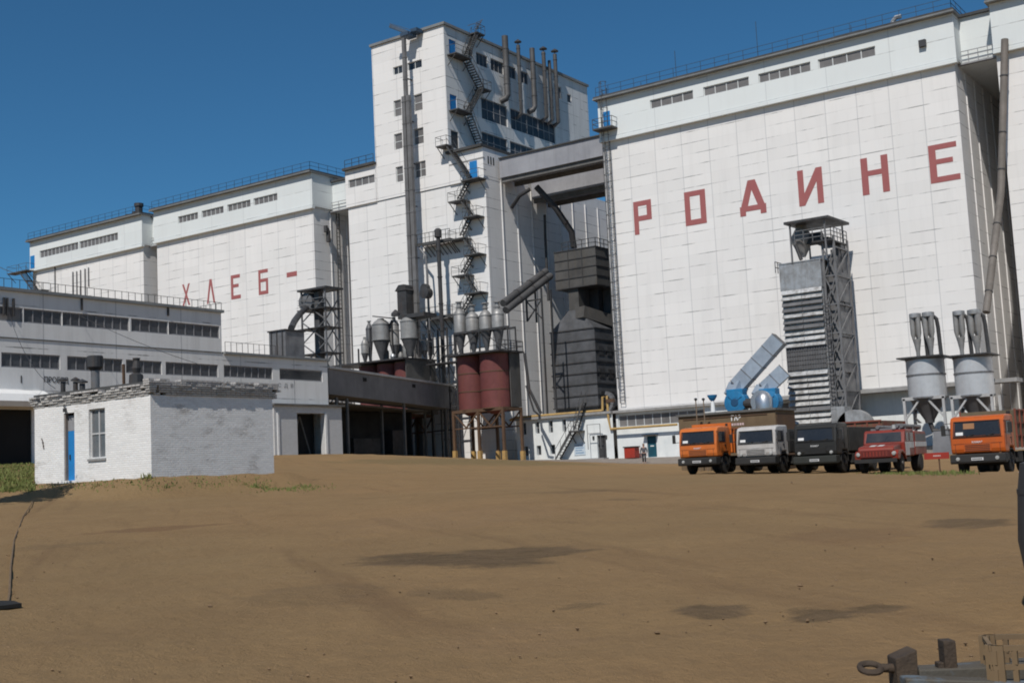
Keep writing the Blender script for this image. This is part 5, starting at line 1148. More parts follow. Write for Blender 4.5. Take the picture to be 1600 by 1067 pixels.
# ---------------------------------------------------------------- vehicles
TYRE = M('tyre_rubber', (.018, .017, .016), (.035, .032, .028), 3, .9, bump=.2); RIM = M('steel_rim', (.12, .12, .12), (.07, .065, .06), 3, .6, .3)
CHAS = M('chassis_black', (.02, .02, .02), (.03, .028, .026), 2, .7); WIND = M('windscreen_glass', (.02, .026, .036), (.03, .034, .042), .8, .3, spec=.22)
LAMP = M('headlamp_glass', (.42, .42, .40), (.3, .3, .29), 4, .2); PLATE = M('number_plate', (.62, .62, .62), (.5, .5, .5), 4, .6); CURT = M('tan_cab_curtain', (.34, .17, .08))
def wheel(par, x, y, r, w, twin=False):
    g = MB(); hw = w/2; prof = [(r*.56,-hw), (r*.9,-hw), (r,-hw*.72), (r,hw*.72), (r*.9,hw), (r*.56,hw)]
    g.lathe(prof, (x, y, r), 26, 'x'); o = g.build('wheel', TYRE, par); o.name = 'wheel'
    s = 1 if x > 0 else -1; g = MB(); d = .06 if not twin else -.09
    g.lathe([(.05, s*(hw+d)), (r*.22, s*(hw+d)), (r*.24, s*(hw-.06)), (r*.45, s*(hw-.08)), (r*.55, s*(hw+.004)), (r*.57, s*(hw-.1))], (x, y, r), 18, 'x'); g.build('rim', RIM, o)
def cab_truck(label, px, py, D, paint, cargo, cargo_mat, dark=False, old_lamps=False, stack=None, curtain=False, s=1.0):
    p = ghit(px, py) if D is None else atD(px, py, D); z = gz(p[0], p[1])
    t = thing('parked_truck', label, 'truck', (p[0], p[1], z), group='trucks parked in a row', world=False); t.scale = (s, s, s)
    W = 1.22
    cabm = MB(); cabm.prism_x([(.10,.98),(.04,1.2),(.06,1.74),(.20,2.50),(.36,2.68),(.8,2.74),(1.86,2.74),(1.95,2.62),(1.95,.98),(1.75,.98),(1.6,1.22),(1.0,1.22),(.85,.98)], -W, W)
    cb = cabm.build('cab', paint, t, bevel=.10)
    g = MB(); g.box(-1.12,1.12,.046,.052,1.70,1.715); g.box(-1.1,1.1,.035,.05,1.43,1.442)
    for sx in (-1, 1): g.box(sx*1.0-.008,sx*1.0+.008,.036,.05,1.0,1.43)
    g.build('panel_gap', CHAS, cb)
    P = lambda u, zz, d: (u, .052+(zz-1.78)*.184-d, zz)
    g = MB(); g.hexa([P(-1.04,1.80,0),P(1.04,1.80,0),P(1.04,1.80,-.03),P(-1.04,1.80,-.03),P(-.99,2.44,0),P(.99,2.44,0),P(.99,2.44,-.03),P(-.99,2.44,-.03)]); ws = g.build('windscreen', WIND, t, bevel=.015)
    g = MB(); e = CHAS
    for a, b in (((-1.07,1.77),(1.07,1.77)), ((-1.02,2.47),(1.02,2.47))): g.bar(P(*a,.005), P(*b,.005), .05, .035)
    for sx in (-1, 1): g.bar(P(sx*1.07,1.77,.005), P(sx*1.02,2.47,.005), .045, .03)
    g.build('windscreen_seal', CHAS, ws)
    g = MB()
    for u in (-.55, .35): g.bar(P(u,1.76,.03), P(u+.42,1.86,.03), .025)
    g.build('wiper', CHAS, t)
    g = MB(); g.hexa([P(-.95,1.84,.012),P(-.62,1.84,.012),P(-.62,1.84,.006),P(-.95,1.84,.006),P(-.95,1.98,.012),P(-.62,1.98,.012),P(-.62,1.98,.006),P(-.95,1.98,.006)]); g.build('windscreen_paper', WHITEP, ws)
    if curtain: g = MB(); g.hexa([P(-.6,2.12,.012),P(-.1,2.12,.012),P(-.1,2.12,.006),P(-.6,2.12,.006),P(-.6,2.38,.012),P(-.1,2.38,.012),P(-.1,2.38,.006),P(-.6,2.38,.006)]); g.build('cab_curtain', CURT, ws)
    for sx in (-1, 1):
        X = sx*(W+.004); g = MB(); g.hexa([(X,.42,1.82),(X,1.22,1.82),(X+sx*.012,1.22,1.82),(X+sx*.012,.42,1.82),(X,.52,2.42),(X,1.22,2.42),(X+sx*.012,1.22,2.42),(X+sx*.012,.52,2.42)]); g.build('side_window', WIND, t)
        g = MB(); g.box(min(X,X+sx*.01), max(X,X+sx*.01), 1.3, 1.33, 1.25, 2.5); g.box(min(X,X+sx*.01), max(X,X+sx*.01), .36, .38, 1.3, 2.45); g.box(min(X,X+sx*.04), max(X,X+sx*.04), 1.1, 1.25, 1.62, 1.67); g.build('door_gap', CHAS, t)
        g = MB(); g.bar((sx*1.2,.2,2.42), (sx*1.5,.05,2.4), .03); g.bar((sx*1.2,.2,1.9), (sx*1.5,.05,1.9), .03); m_ = g.build('mirror_arm', CHAS, t)
        g = MB(); g.box(sx*1.5-.1, sx*1.5+.1, .0, .06, 1.85, 2.35); g.build('mirror', CHAS, m_, bevel=.015)
    g = MB(); g.box(-.62, .62, .0, .045, 1.06, 1.42); gr = g.build('grille', paint, t, bevel=.01)
    g = MB()
    for k in range(4): g.box(-.56, .56, -.012, -.001, 1.10+k*.08, 1.135+k*.08)
    g.build('grille_slot', CHAS, gr)
    text_mesh(t, 'КАМАЗ', lambda u, zz, d: (u, .03-d, zz), -.24, 1.46, .09, PLATE, width=.48, name='badge', bold=.004)
    g = MB(); g.prism_x([(-.12,.52),(-.16,.62),(-.14,.94),(.0,.96),(.5,.96),(.55,.7),(.3,.52)], -1.24, 1.24); bp = g.build('bumper', CHAS if not dark else M('olive_bumper', (.03, .032, .028)), t, bevel=.03)
    lz_, ly = (1.12, -.02) if old_lamps else (.74, -.17)
    for sx in (-1, 1): g = MB(); g.lathe([(.03,-.04),(.08,-.025),(.095,.0),(.095,.08)], (sx*(.88 if not old_lamps else .92), ly, lz_), 14, 'y'); g.build('headlight', LAMP, t, smooth=True)
    g = MB(); g.box(-.27, .27, -.185, -.165, .66, .79); pl = g.build('number_plate', PLATE, t)
    g = MB(); rr = random.Random(px)
    for k in range(7): g.box(-.22+k*.063, -.18+k*.063, -.189, -.186, .69, .76)
    g.build('plate_lettering', CHAS, pl)
    g = MB()
    for sx in (-1, 1): g.box(min(sx*.35,sx*.5), max(sx*.35,sx*.5), .3, 7.4, .62, .9)
    g.box(-.5,.5,.5,1.8,.55,1.0); g.box(.55,1.15,2.6,3.6,.5,1.0); g.box(-1.15,-.55,2.5,3.4,.5,1.0); g.lathe([(.12,-.9),(.12,.9)], (0,1.25,.5), 10, 'x'); g.lathe([(.12,-.9),(.12,.9)], (0,4.7,.5), 10, 'x'); g.build('chassis', CHAS, t)
    for sx in (-1, 1):
        wheel(t, sx*1.02, 1.28, .51, .3)
        for yy in (4.7, 6.05): wheel(t, sx*.92, yy, .51, .58, True)
        g = MB(); g.prism_x([(.7,.6),(.78,1.0),(1.0,1.16),(1.55,1.16),(1.8,1.0),(1.9,.6),(1.84,.6),(1.74,.96),(1.5,1.10),(1.05,1.10),(.84,.96),(.76,.6)], sx*.86 if sx < 0 else .86, sx*1.2 if sx < 0 else 1.2); g.build('mudguard', CHAS, t)
    if cargo == 'tipper':
        g = MB(); g.hexa([(-1.2,2.3,1.15),(1.2,2.3,1.15),(1.2,7.2,1.2),(-1.2,7.2,1.2),(-1.24,2.15,2.55),(1.24,2.15,2.55),(1.24,7.4,2.5),(-1.24,7.4,2.5)]); c = g.build('tipper_body', cargo_mat, t)
        g = MB()
        for k in range(6): y = 2.35+k*.95; g.hexa([(1.2,y,1.16),(1.27,y,1.16),(1.27,y+.14,1.16),(1.2,y+.14,1.16),(1.22,y,2.56),(1.31,y,2.56),(1.31,y+.14,2.56),(1.22,y+.14,2.56)])
        g.box(-1.28,1.28,2.02,2.14,1.2,2.95); g.box(-1.3,1.3,2.0,7.4,2.56,2.66); g.hexa([(-1.15,1.3,2.86),(1.15,1.3,2.86),(1.25,2.14,2.72),(-1.25,2.14,2.72),(-1.15,1.3,2.92),(1.15,1.3,2.92),(1.25,2.14,2.94),(-1.25,2.14,2.94)]) if 0 else None
        g.build('body_rib', cargo_mat, c)
    elif cargo == 'grain':
        g = MB(); g.box(-1.22,1.22,2.2,7.6,1.2,2.95); c = g.build('cargo_body', cargo_mat, t)
        g = MB()
        for k in range(7): y = 2.22+k*.88; g.box(1.223,1.3,y,y+.1,1.15,3.0); g.box(-1.3,-1.223,y,y+.1,1.15,3.0)
        for zz in (1.7, 2.3, 2.9): g.box(1.223,1.27,2.2,7.6,zz,zz+.07)
        g.build('body_post', RUSTR, c)
    elif cargo == 'box':
        g = MB(); g.box(-1.2,1.2,2.15,7.0,1.15,2.5); g.build('cargo_body', cargo_mat, t, bevel=.04)
    if stack: g = MB(); g.lathe([(.09,1.0),(.09,2.9)], (1.0,2.05,0), 10); g.build('exhaust', CHAS, t)
    return t
RUSTR = M('rust_red_posts', (.22, .06, .035), (.15, .045, .03), 1.5, .75)
ORANGE = M('orange_truck_paint', (.60, .16, .03), (.50, .125, .024), 1.2, .45, spec=.4, streak=.35, streak_col=(.28, .13, .06)); ORANGE2 = M('deep_orange_truck_paint', (.50, .10, .012), (.42, .08, .010), 1.2, .45, spec=.4, streak=.35, streak_col=(.24, .10, .04))
cab_truck('bright orange tipper truck, leftmost of the parked row', 1092, 741, 72, ORANGE, 'tipper', ORANGE, stack=True)
cab_truck('pale grey cab truck between the orange and the dark truck', 1183, 740.5, 71, M('pale_grey_truck_paint', (.50, .48, .46), (.40, .38, .36), 1.2, .5, streak=.4, streak_col=(.25, .22, .18)), 'box', M('dark_cargo_tarp', (.03, .03, .028)), old_lamps=True)
cab_truck('dark olive truck with blue-tinted windscreen in the middle of the row', 1276, 741, 69, M('dark_olive_truck_paint', (.026, .025, .022), (.018, .017, .016), 1.0, .5), 'box', M('dark_olive_tarp', (.032, .03, .026)), dark=True, old_lamps=True, s=1.02)
cab_truck('deep orange truck with tan curtain in its windscreen, nearest the right edge', 1531, 741, 57.0, ORANGE2, 'grain', M('tan_green_boards', (.16, .125, .075), (.11, .09, .06), 1.2, .85), curtain=True, stack=True)
# bonneted fire engine
p = atD(1371, 739.5, 65); t = thing('fire_engine', 'old red bonneted fire engine with white doors stripe and hoses on its roof', 'fire engine', (p[0], p[1], gz(p[0], p[1])), R_(4), world=False)
FRED = M('dull_fire_red', (.25, .032, .018), (.16, .025, .018), 1.2, .48, spec=.4, streak=.5, streak_col=(.12, .06, .035)); FWH = M('fire_engine_white', (.62, .62, .60), (.5, .5, .49), 1.5, .5)
g = MB(); g.prism_x([(.0,.8),(-.05,1.25),(.1,1.42),(1.7,1.58),(1.75,.8)], -.95, .95); g.build('bonnet', FRED, t, bevel=.09)
for sx in (-1, 1):
    a, b = sorted((sx*.8, sx*1.14)); g = MB(); g.prism_x([(.05,.72),(.0,1.02),(.25,1.2),(1.2,1.22),(1.75,1.0),(2.0,.7),(1.75,.7),(1.5,.98),(1.1,1.08),(.7,1.0),(.5,.72)], a, b); g.build('front_wing', FRED, t, bevel=.05)
    g = MB(); g.lathe([(.03,-.06),(.1,-.04),(.12,.02),(.12,.1)], (sx*.93, .0, 1.03), 14, 'y'); g.build('headlight', LAMP, t, smooth=True)
    g = MB(); g.box(min(sx*.1,sx*.42), max(sx*.1,sx*.42), .25, .62, 1.445, 1.47) if 0 else g.hexa([(sx*.06,.12,1.425),(sx*.36,.12,1.425),(sx*.36,.7,1.486),(sx*.06,.7,1.486),(sx*.06,.12,1.437),(sx*.36,.12,1.437),(sx*.36,.7,1.498),(sx*.06,.7,1.498)]); g.build('white_strip', FWH, t)  # two thin white plates on the bonnet top
g = MB(); g.box(-.75,.75,-.07,-.03,.86,1.2); gr = g.build('grille', M('dark_red_grille', (.12, .018, .014)), t); g = MB()
for k in range(8): g.box(-.66+k*.17, -.58+k*.17, -.085, -.072, .9, 1.16)
g.build('grille_bar', FRED, gr)
g = MB(); g.prism_x([(1.72,.85),(1.72,1.6),(2.0,2.2),(2.2,2.3),(3.9,2.32),(3.9,.85)], -1.1, 1.1); g.build('cab', FRED, t, bevel=.07)
P = lambda u, zz, d: (u, 1.72+(zz-1.6)*.467-.015-d, zz)
g = MB(); g.hexa([P(-.95,1.66,.02),P(.95,1.66,.02),P(.95,1.66,-.02),P(-.95,1.66,-.02),P(-.9,2.16,.02),P(.9,2.16,.02),P(.9,2.16,-.02),P(-.9,2.16,-.02)]); g.build('windscreen', WIND, t)
for sx in (-1, 1):
    X = sx*1.105; a, b = sorted((X, X+sx*.012)); g = MB(); g.box(a, b, 1.95, 2.75, .9, 1.62); g.box(a, b, 2.85, 3.8, 1.3, 1.62); g.build('white_door', FWH, t)
    g = MB(); g.box(a, b, 2.12, 2.7, 1.66, 2.12); g.box(a, b, 2.9, 3.7, 1.66, 2.12); g.build('side_window', WIND, t)
g = MB(); g.prism_x([(3.98,.9),(3.98,2.15),(4.2,2.22),(6.6,2.2),(6.7,2.1),(6.7,.9)], -1.12, 1.12); g.build('tank_body', FRED, t, bevel=.05)
for sx in (-1, 1): a, b = sorted((sx*1.125, sx*1.14)); g = MB(); g.box(a, b, 4.0, 6.68, 1.36, 1.62); g.build('white_strip', FWH, t); g = MB(); g.box(a, b, 4.2, 6.5, 1.66, 2.05); g.build('locker_panel', M('grey_locker', (.2, .2, .2)), t)
g = MB()
for x, zz, y0, y1 in ((.55,2.5,2.6,6.4), (.85,2.48,2.4,6.6), (.2,2.5,3.2,6.2), (-.5,2.48,2.6,6.4)): g.lathe([(.10,y0),(.12,y0+.1),(.12,y1-.1),(.10,y1)], (x,0,zz), 12, 'y')
for y in (2.7, 4.4, 6.2): g.box(-.9,1.0,y,y+.08,2.3,2.42)
g.build('hose_tube', STEEL_G, t)
g = MB(); g.lathe([(.1,2.33),(.12,2.36),(.08,2.55)], (.5,2.15,0), 12); g.build('beacon', LAMP, t)
g = MB(); g.box(-1.1,1.1,-.2,-.08,.58,.78); g.box(-.45,.45,.1,6.6,.6,.85); g.box(-1.1,1.1,-.19,-.05,.5,.57) if 0 else None; g.box(.6,1.1,2.0,2.9,.55,.8); g.build('bumper', CHAS, t)
for sx in (-1, 1): wheel(t, sx*.95, 1.05, .5, .27); wheel(t, sx*.9, 5.1, .5, .5, True)
# old brown machine peeking between the dark truck and the fire engine
p = atD(1333, 735, 75); t = thing('farm_trailer', 'rusty red-brown high-sided trailer half hidden between the dark truck and the fire engine', 'trailer', (p[0], p[1], gz(p[0], p[1])), 0, world=False)
BRN = M('rusty_brown_boards', (.15, .085, .05), (.20, .05, .035), 1.6, .85, lo=.45, hi=.6)
g = MB(); g.box(-1.2, 2.0, 0, 4.5, 1.1, 2.95); c = g.build('box_body', BRN, t); g = MB()
for k in range(5): g.box(-1.2+k*.75, -1.1+k*.75, -.06, -.003, 1.1, 3.0)
for zz in (1.1, 2.0, 2.9): g.box(-1.2, 2.0, -.09, -.065, zz, zz+.1)
g.build('body_post', RUSTR, c)
g = MB(); g.box(-.8,1.6,.2,4.4,.7,1.05); g.bar((0,0,.8), (0,-1.8,.6), .15); g.build('chassis', CHAS, t)
g = MB(); g.lathe([(.05,-.1),(.28,-.05),(.3,.1)], (-.9,-.1,1.9), 14, 'y'); g.build('orange_marker', M('orange_marker', (.65, .16, .06)), t)
for sx in (-.8, 1.6): wheel(t, sx, 1.0, .48, .3); wheel(t, sx, 3.5, .48, .3)

# ---------------------------------------------------------------- the man by the wall
pm = ghit(1007, 724); pz = gz(pm[0], pm[1]); Vt = Vector((-math.sin(R_(YAW-8)), -math.cos(R_(YAW-8)), 0))
def skin_body(name, joints, edges, mat, par, sub=2, root=0):
    me = bpy.data.meshes.new(name); me.from_pydata([j[:3] for j in joints], edges, []); o = bpy.data.objects.new(name, me); C.objects.link(o); o.parent = par
    md = o.modifiers.new('skin', 'SKIN'); md.use_smooth_shade = True
    for i, j in enumerate(joints): sv_ = me.skin_vertices[0].data[i]; sv_.radius = (j[3], j[4] if len(j) > 4 else j[3]); sv_.use_root = (i == root)
    s = o.modifiers.new('sub', 'SUBSURF'); s.levels = sub; s.render_levels = sub; me.materials.append(mat); return o
t = thing('person', 'man in grey jacket and dark trousers walking along the apron by the teal door', 'person', (pm[0], pm[1], pz), R_(25), world=False)
SKIN = M('skin', (.42, .24, .17), (.38, .21, .15), 6, .6); JACK = M('grey_jacket', (.10, .10, .11), (.07, .07, .08), 5, .85); TROU = M('dark_trousers', (.035, .035, .04), (.025, .025, .03), 5, .9)
J = [(0,0,.95,.16,.11),(0,.01,1.18,.15,.10),(0,.02,1.40,.18,.11),(0,.0,1.52,.06),(0,-.02,1.60,.065),(0,-.03,1.70,.085,.095),(0,-.01,1.78,.05),
     (.20,.02,1.42,.06),(.27,.03,1.15,.048),(.25,-.12,.92,.034),(.25,-.19,.83,.03),(-.20,.02,1.42,.06),(-.28,.06,1.15,.048),(-.27,.10,.90,.034),(-.27,.10,.81,.03),
     (.10,0,.90,.095),(.11,-.12,.50,.065),(.11,-.10,.09,.045),(.11,-.26,.05,.04),(-.10,0,.90,.095),(-.11,.05,.50,.065),(-.11,.22,.12,.045),(-.11,.10,.05,.04)]
E_ = [(0,1),(1,2),(2,3),(3,4),(4,5),(5,6),(2,7),(7,8),(8,9),(9,10),(2,11),(11,12),(12,13),(13,14),(0,15),(15,16),(16,17),(17,18),(0,19),(19,20),(20,21),(21,22)]
bd = skin_body('body', J, E_, SKIN, t)
for s, hx_, hy_, hz_ in ((1,.25,-.19,.83), (-1,-.27,.10,.81)):      # hands: palm grows out of the wrist, five bent fingers each
    jj = [(hx_, hy_, hz_, .034, .018), (hx_, hy_-.015, hz_-.08, .04, .018)]; ee = [(0,1)]
    for k in range(4):
        dx_ = (-.03+k*.02); L = (.07, .08, .075, .058)[k]; i = len(jj); jj += [(hx_+dx_*s, hy_-.03, hz_-.10-L*.5, .010), (hx_+dx_*s, hy_-.045, hz_-.10-L, .008)]; ee += [(1,i),(i,i+1)]
    i = len(jj); jj += [(hx_-.04*s, hy_-.03, hz_-.05, .011), (hx_-.05*s, hy_-.05, hz_-.09, .009)]; ee += [(0,i),(i,i+1)]
    skin_body('hand', jj, ee, SKIN, bd, 1)
JK = [(0,0,.90,.19,.135),(0,.01,1.18,.175,.125),(0,.02,1.42,.20,.125),(0,.01,1.50,.09),(.21,.02,1.43,.075),(.28,.03,1.15,.066),(.262,-.10,.95,.05),(-.21,.02,1.43,.075),(-.29,.06,1.15,.066),(-.282,.095,.93,.05)]
skin_body('jacket', JK, [(0,1),(1,2),(2,3),(2,4),(4,5),(5,6),(2,7),(7,8),(8,9)], JACK, t)
TK = [(0,0,.93,.17,.12),(.10,0,.86,.11),(.11,-.12,.50,.085),(.11,-.10,.12,.07),(-.10,0,.86,.11),(-.11,.05,.50,.085),(-.11,.20,.15,.07)]
skin_body('trousers', TK, [(0,1),(1,2),(2,3),(0,4),(4,5),(5,6)], TROU, t)
skin_body('hair', [(0,.0,1.70,.088,.092),(0,.02,1.77,.07),(0,.055,1.66,.06)], [(0,1),(0,2)], M('dark_hair', (.02, .016, .014)), bd, 1)
g = MB(); g.lathe([(.004,-.125),(.016,-.11),(.018,-.09)], (0,-.03,1.69), 8, 'y'); 
for sx in (-1, 1): g.lathe([(.006,-.113),(.012,-.108),(.012,-.1)], (sx*.034,-.03,1.715), 8, 'y'); g.lathe([(.01,-.02),(.03,.0),(.01,.02)], (sx*.088,-.02,1.70), 8, 'x')
g.box(-.025,.025,-.128,-.12,1.645,1.653); g.build('face_features', M('face_detail', (.2, .1, .08)), bd)

# ---------------------------------------------------------------- near the camera: trailer drawbar, crate, drum, hose, flat piece
Dd = 6.0
def nd(px, py, D=Dd): return Vector(atD(px, py, D))
c = nd(1360, 1043); gzc = gz(c.x, c.y); rt = Vector((CR[0], CR[1], 0)).normalized(); fwd = Vector((CF[0], CF[1], 0)).normalized(); UZ = Vector((0,0,1))
t = thing('trailer_drawbar', 'rusty trailer drawbar with towing eye and upright plates at the bottom right corner', 'drawbar', (c.x, c.y, gzc))
DRUST = M('drawbar_rust', (.042, .030, .022), (.075, .052, .034), 6, .85, bump=.5); DBLUE = M('worn_blue_paint', (.085, .075, .06), (.11, .14, .17), 3.2, .8, lo=.52, hi=.6, bump=.3)
def lp(a, b, z): return c + rt*a + fwd*b + UZ*z
g = MB(); n = 18; R1, r1 = .05, .0145; vs = []
for i in range(n):
    a = 2*math.pi*i/n
    for j in range(8): bb = 2*math.pi*j/8; vs.append(lp((R1+r1*math.cos(bb))*math.cos(a), (R1+r1*math.cos(bb))*math.sin(a), r1*math.sin(bb)*1.1+.28*(R1+r1*math.cos(bb))*math.sin(a)))
g.add(vs, [(i*8+j, i*8+(j+1) % 8, ((i+1) % n)*8+(j+1) % 8, ((i+1) % n)*8+j) for i in range(n) for j in range(8)]); g.tube(lp(.05,0,-.002), lp(.16,0,-.01), .02, 10, .026); g.build('towing_eye', DRUST, t, smooth=True)
def pb(g, a0, a1, b0, b1, z0, z1, tilt=0): g.hexa([lp(a0,b0,z0),lp(a1,b0,z0),lp(a1,b1,z0),lp(a0,b1,z0),lp(a0+tilt,b0,z1),lp(a1+tilt,b0,z1+.0),lp(a1+tilt,b1,z1),lp(a0+tilt,b1,z1)])
g = MB(); g.hexa([lp(.11,-.06,-.16),lp(.21,-.06,-.16),lp(.21,.09,-.16),lp(.11,.09,-.16),lp(.11,-.06,.045),lp(.215,-.06,.085),lp(.215,.09,.085),lp(.11,.09,.045)]); g.build('hitch_plate', DRUST, t, bevel=.006)
g = MB(); g.hexa([lp(.12,-.16,-.10),lp(.75,-.34,-.14),lp(.75,-.22,-.14),lp(.12,-.03,-.10),lp(.12,-.16,-.03),lp(.75,-.34,-.055),lp(.75,-.22,-.055),lp(.12,-.03,-.03)]); g.hexa([lp(.16,.05,-.12),lp(1.4,.35,-.14),lp(1.4,.48,-.14),lp(.16,.17,-.12),lp(.16,.05,-.03),lp(1.4,.35,-.05),lp(1.4,.48,-.05),lp(.16,.17,-.03)]); g.hexa([lp(.22,-.05,-.09),lp(1.3,.0,-.11),lp(1.3,.16,-.11),lp(.22,.1,-.09),lp(.22,-.05,-.012),lp(1.3,.0,-.03),lp(1.3,.16,-.03),lp(.22,.1,-.012)]); g.build('beam', DBLUE, t, bevel=.008)
g = MB(); pb(g, .355, .415, -.03, .06, -.02, .115); pb(g, .325, .355, -.02, .04, -.02, .012); g.build('upright_stop', DRUST, t, bevel=.005)
g = MB(); pb(g, .5, 1.9, -.5, .6, -.20, -.15); g.build('deck_plate', DRUST, t)
for s in (.7, 1.7): g = MB(); q_ = lp(s, .1, 0); g.bar((q_.x, q_.y, gz(q_.x, q_.y)-.05), (q_.x, q_.y, q_.z-.19), .08); g.build('stand_leg', DRUST, t)
o_ = nd(1553, 1062, 5.75); t = thing('slatted_crate', 'tan slatted crate with oblong holes, cut off by the bottom right corner', 'crate', (o_.x, o_.y, c.z-.145))
TANC = M('tan_plastic_crate', (.20, .135, .07), (.15, .10, .055), 4, .7); cb = Vector((o_.x, o_.y, c.z-.145))
def cp_(a, b, z): v = cb + rt*a + fwd*(b) + UZ*z; return (v.x, v.y, v.z)
top = nd(1549, 1009, 5.75).z - cb.z
g = MB(); W_, D_ = .5, .36; thk = .02
for f0, f1 in (((0,0),(W_,-.10)), ((W_,-.10),(W_+.1,D_-.1)), ((W_+.1,D_-.1),(.1,D_)), ((.1,D_),(0,0))):
    a, b = Vector((f0[0], f0[1])), Vector((f1[0], f1[1])); L = (b-a).length
    def pt(s, z, _a=a, _b=b, _L=L): p2 = _a+(_b-_a)*(s/_L); return cp_(p2.x, p2.y, z)
    rows = 3; zz = [0]
    h = top/rows
    for k in range(rows):
        z0 = k*h; g.bar(pt(0, z0+h*.86), pt(L, z0+h*.86), thk, h*.28); 
        for s in (0.012, L*.2, L*.8, L-.012): g.bar(pt(s, z0), pt(s, z0+h*.72), thk*1.2)
        g.bar(pt(0, z0+h*.1), pt(L*.03, z0+h*.1), thk, h*.2)
    g.bar(pt(.03, 0), pt(.03, top), thk*1.1, .05) 
    g.bar(pt(L-.03, 0), pt(L-.03, top), thk*1.1, .05)
g.hexa([cp_(0,0,0),cp_(W_,-.1,0),cp_(W_+.1,D_-.1,0),cp_(.1,D_,0),cp_(0,0,.015),cp_(W_,-.1,.015),cp_(W_+.1,D_-.1,.015),cp_(.1,D_,.015)]); g.build('slats', TANC, t)
pd = ghit(1612, 962); D0 = float((pd-EYEV) @ CF); hD = 225*D0/F_PX; rD = .62; off = Vector(CR)*rD*1.0
bx_, by_ = pd[0]+CR[0]*rD*1.03, pd[1]+CR[1]*rD*1.03; bz_ = gz(bx_, by_)
t = thing('steel_drum', 'edge of a tall dark bulging steel drum at the right picture edge', 'drum', (bx_, by_, bz_-.03))
g = MB(); g.lathe([(rD*.93, bz_-.03), (rD*.97, bz_+hD*.2), (rD*1.04, bz_+hD*.5), (rD*.99, bz_+hD*.85), (rD*.93, bz_+hD*1.05), (rD*.5, bz_+hD*1.12)], (bx_, by_, 0), 40); g.build('shell', M('drum_steel', (.075, .075, .08), (.045, .042, .04), 1.4, .6, .3, streak=.5, streak_col=(.10, .06, .035)), t, smooth=True)
g = MB()
for k in (.2, .85): g.lathe([(rD*1.0, -.02), (rD*1.0, .02)], (bx_, by_, bz_+hD*k), 40)
g.build('hoop', STEEL_D, t)
hp = [ghit(*p) for p in ((52, 783), (36, 808), (22, 845), (17, 885), (15, 930), (12, 948))]
g = MB(); g.path([(p[0], p[1], gz(p[0], p[1])+.015) for p in hp], .017, 6); ho = g.build('hose', M('muddy_hose', (.17, .115, .065), (.12, .082, .048), 4, .9)); tag(ho, 'thin muddy hose curving over the bare earth at the left', 'hose')
mp_ = [ghit(*p) for p in ((-40, 958), (34, 949), (22, 945), (-40, 944))]; g = MB(); g.hexa([(p[0], p[1], gz(p[0], p[1])+.01) for p in mp_]+[(p[0], p[1], gz(p[0], p[1])+.05) for p in mp_]); mo = g.build('dark_flat_piece', M('dark_flat_surface', (.012, .011, .01), (.02, .018, .016), 5, .9)); tag(mo, 'pointed dark flat piece lying at the left picture edge', 'mat')  # thin dark wedge-shaped slab on the ground
# cables
def cable(label, a, b, sag, r=.018):
    a, b = Vector(a), Vector(b); pts = [a+(b-a)*i/16 - Vector((0,0,sag*4*(i/16)*(1-i/16))) for i in range(17)]; g = MB(); g.path(pts, r, 5); o = g.build('cable', STEEL_D); tag(o, label, 'cable')
cable('thin sagging cable from the far silo stair out past the left edge', atY(40, 428, YF-1), atY(-60, 372, 70), 1.0, .04)
cable('thin wire slanting across the workshop front down to the hut roof', (XW+.2, wy(118,462), ZR-1.2), atX(308, 568, -60.0), .2, .018)
cable('thin wire sagging down the left end of the workshop front', (XW+.25, wy(10,480), ZR-1.5), (HX0, HY0+1, zc+.5), .8, .015)
# ---------------------------------------------------------------- plants
LEAF = M('dry_grass_blades', (.12, .16, .035), (.17, .165, .055), 1.2, .8, lo=.35, hi=.65); LEAF2 = M('tree_leaves', (.05, .085, .022), (.035, .06, .018), 1.5, .7)
def grass(name_label, region, n, h0, h1, seed):
    r = random.Random(seed); g = MB()
    for i in range(n):
        px, py = region(r); p = ghit(px, py); x, y = p[0]+r.uniform(-.15,.15), p[1]+r.uniform(-.15,.15); z = gz(x, y)
        a = r.uniform(0, 6.28); h = r.uniform(h0, h1); w_ = .02+h*.08; lx_, ly_ = r.uniform(-.4,.4)*h, r.uniform(-.4,.4)*h
        dx_, dy_ = math.cos(a)*w_, math.sin(a)*w_
        g.add([(x-dx_,y-dy_,z-.02),(x+dx_,y+dy_,z-.02),(x+dx_*.7+lx_*.5,y+dy_*.7+ly_*.5,z+h*.6),(x-dx_*.7+lx_*.5,y-dy_*.7+ly_*.5,z+h*.6),(x+lx_,y+ly_,z+h)], [(0,1,2,3),(3,2,4)])
    o = g.build('grass', LEAF); kind(o, 'stuff'); return o
grass('', lambda r: (r.uniform(-30, 52), r.uniform(717, 768) if r.random() < .8 else r.uniform(717, 745)), 5200, .04, .16, 1)
grass('', lambda r: (r.uniform(58, 420), (lambda x: 749+r.uniform(-4,22)*(.5+.5*r.random()) if x < 240 else 748+r.uniform(0,18))(0)), 420, .02, .09, 2)
grass('', lambda r: (r.gauss(440, 32), r.gauss(762, 2.6)), 700, .03, .10, 3)
grass('', lambda r: (r.gauss(1440, 38), 739+abs(r.gauss(0,1.6))), 900, .04, .15, 4)
grass('', lambda r: (r.uniform(60, 236), 745+r.uniform(-.5,2)), 500, .05, .25, 5)
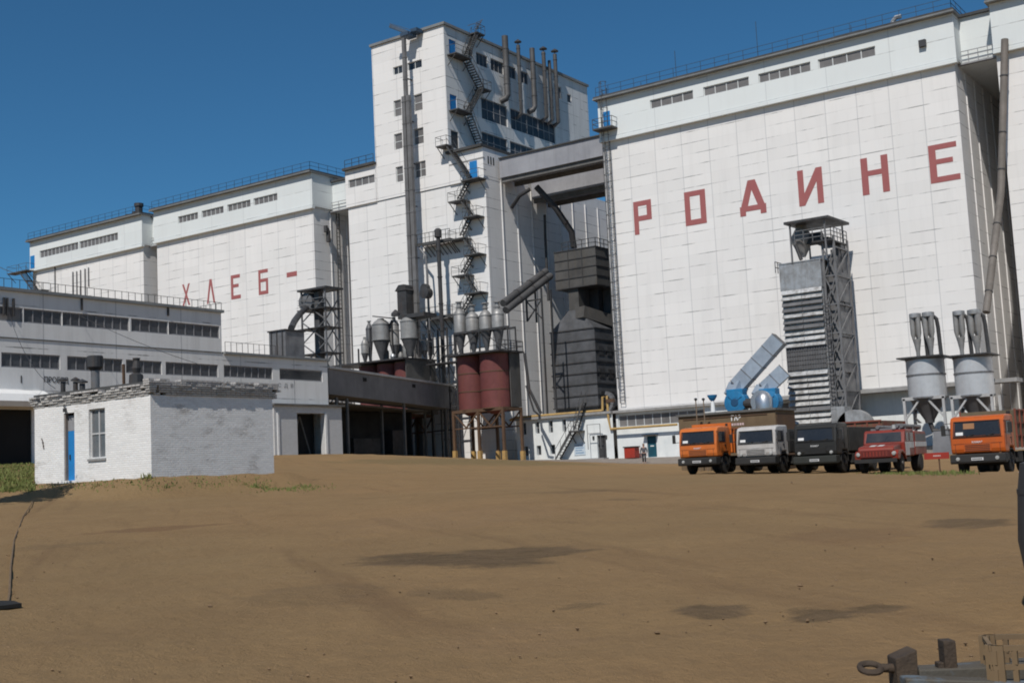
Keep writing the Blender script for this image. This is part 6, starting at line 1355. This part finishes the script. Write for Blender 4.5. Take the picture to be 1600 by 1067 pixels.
# clods and small stones lying on the yard
r = random.Random(9); g = MB()
for i in range(650):
    D = 7.5+30*(r.random()**1.8); a = R_(YAW+r.uniform(-25, 25)); x, y = D*math.sin(a), D*math.cos(a); z = gz(x, y); s = r.uniform(.006, .02)*(1 if r.random() < .96 else 2.0)
    pts = [(x+s*r.uniform(.6,1.3)*math.cos(k*1.57+.3), y+s*r.uniform(.6,1.3)*math.sin(k*1.57+.3), z+s*r.uniform(-.1,.3)) for k in range(4)]+[(x, y, z+s*r.uniform(.5,.95)), (x, y, z-s)]
    g.add(pts, [(0,1,4),(1,2,4),(2,3,4),(3,0,4),(1,0,5),(2,1,5),(3,2,5),(0,3,5)])
kind(g.build('pebbles', M('clod_earth', (.25, .16, .085), (.15, .10, .06), 9, .95)), 'stuff')
# leafy tree just outside the left edge; its shade falls before the hut
def tree(label, x, y, h, cr, cz, seed, n=2600):
    r = random.Random(seed); z = gz(x, y); t = thing('broadleaf_tree', label, 'tree', (x, y, z)); g = MB()
    g.tube((x, y, z-.1), (x+.1, y, z+cz*.8), .2, 9, .11)
    for k in range(9): a = k*2.4; b0 = Vector((x+.08, y, z+cz*(.45+.05*k))); g.tube(b0, b0+Vector((math.cos(a)*cr*.7, math.sin(a)*cr*.7, cr*.55)), .07, 6, .025)
    g.build('trunk', M('bark', (.09, .07, .055), (.06, .05, .04), 3, .9), t); g = MB()
    cl = [(Vector((x, y, z+cz))+Vector((r.gauss(0,.45)*cr, r.gauss(0,.45)*cr, r.gauss(0,.16)*cr)), r.uniform(.35,.7)) for _ in range(26)]
    for i in range(n):
        c0, s0 = r.choice(cl); p = c0+Vector((r.gauss(0,1), r.gauss(0,1), r.gauss(0,.5)))*s0*.5; u = Vector((r.gauss(0,1), r.gauss(0,1), r.gauss(0,1))).normalized(); v = u.orthogonal().normalized(); s = r.uniform(.06,.13)
        g.add([p-u*s, p+v*s*.5, p+u*s, p-v*s*.5], [(0,1,2,3)])
    g.build('crown', LEAF2, t)
sh = ghit(48, 777); hgt = 6.0; k = hgt/math.tan(R_(SUN_EL)); tx, ty = sh[0]+math.sin(R_(SUN_AZ))*k, sh[1]-math.cos(R_(SUN_AZ))*k
tree('leafy broadleaf tree standing just beyond the left edge in front of the hut', tx, ty, hgt, 1.75, hgt-gz(tx,ty)+gz(sh[0],sh[1]), 4, 7500)
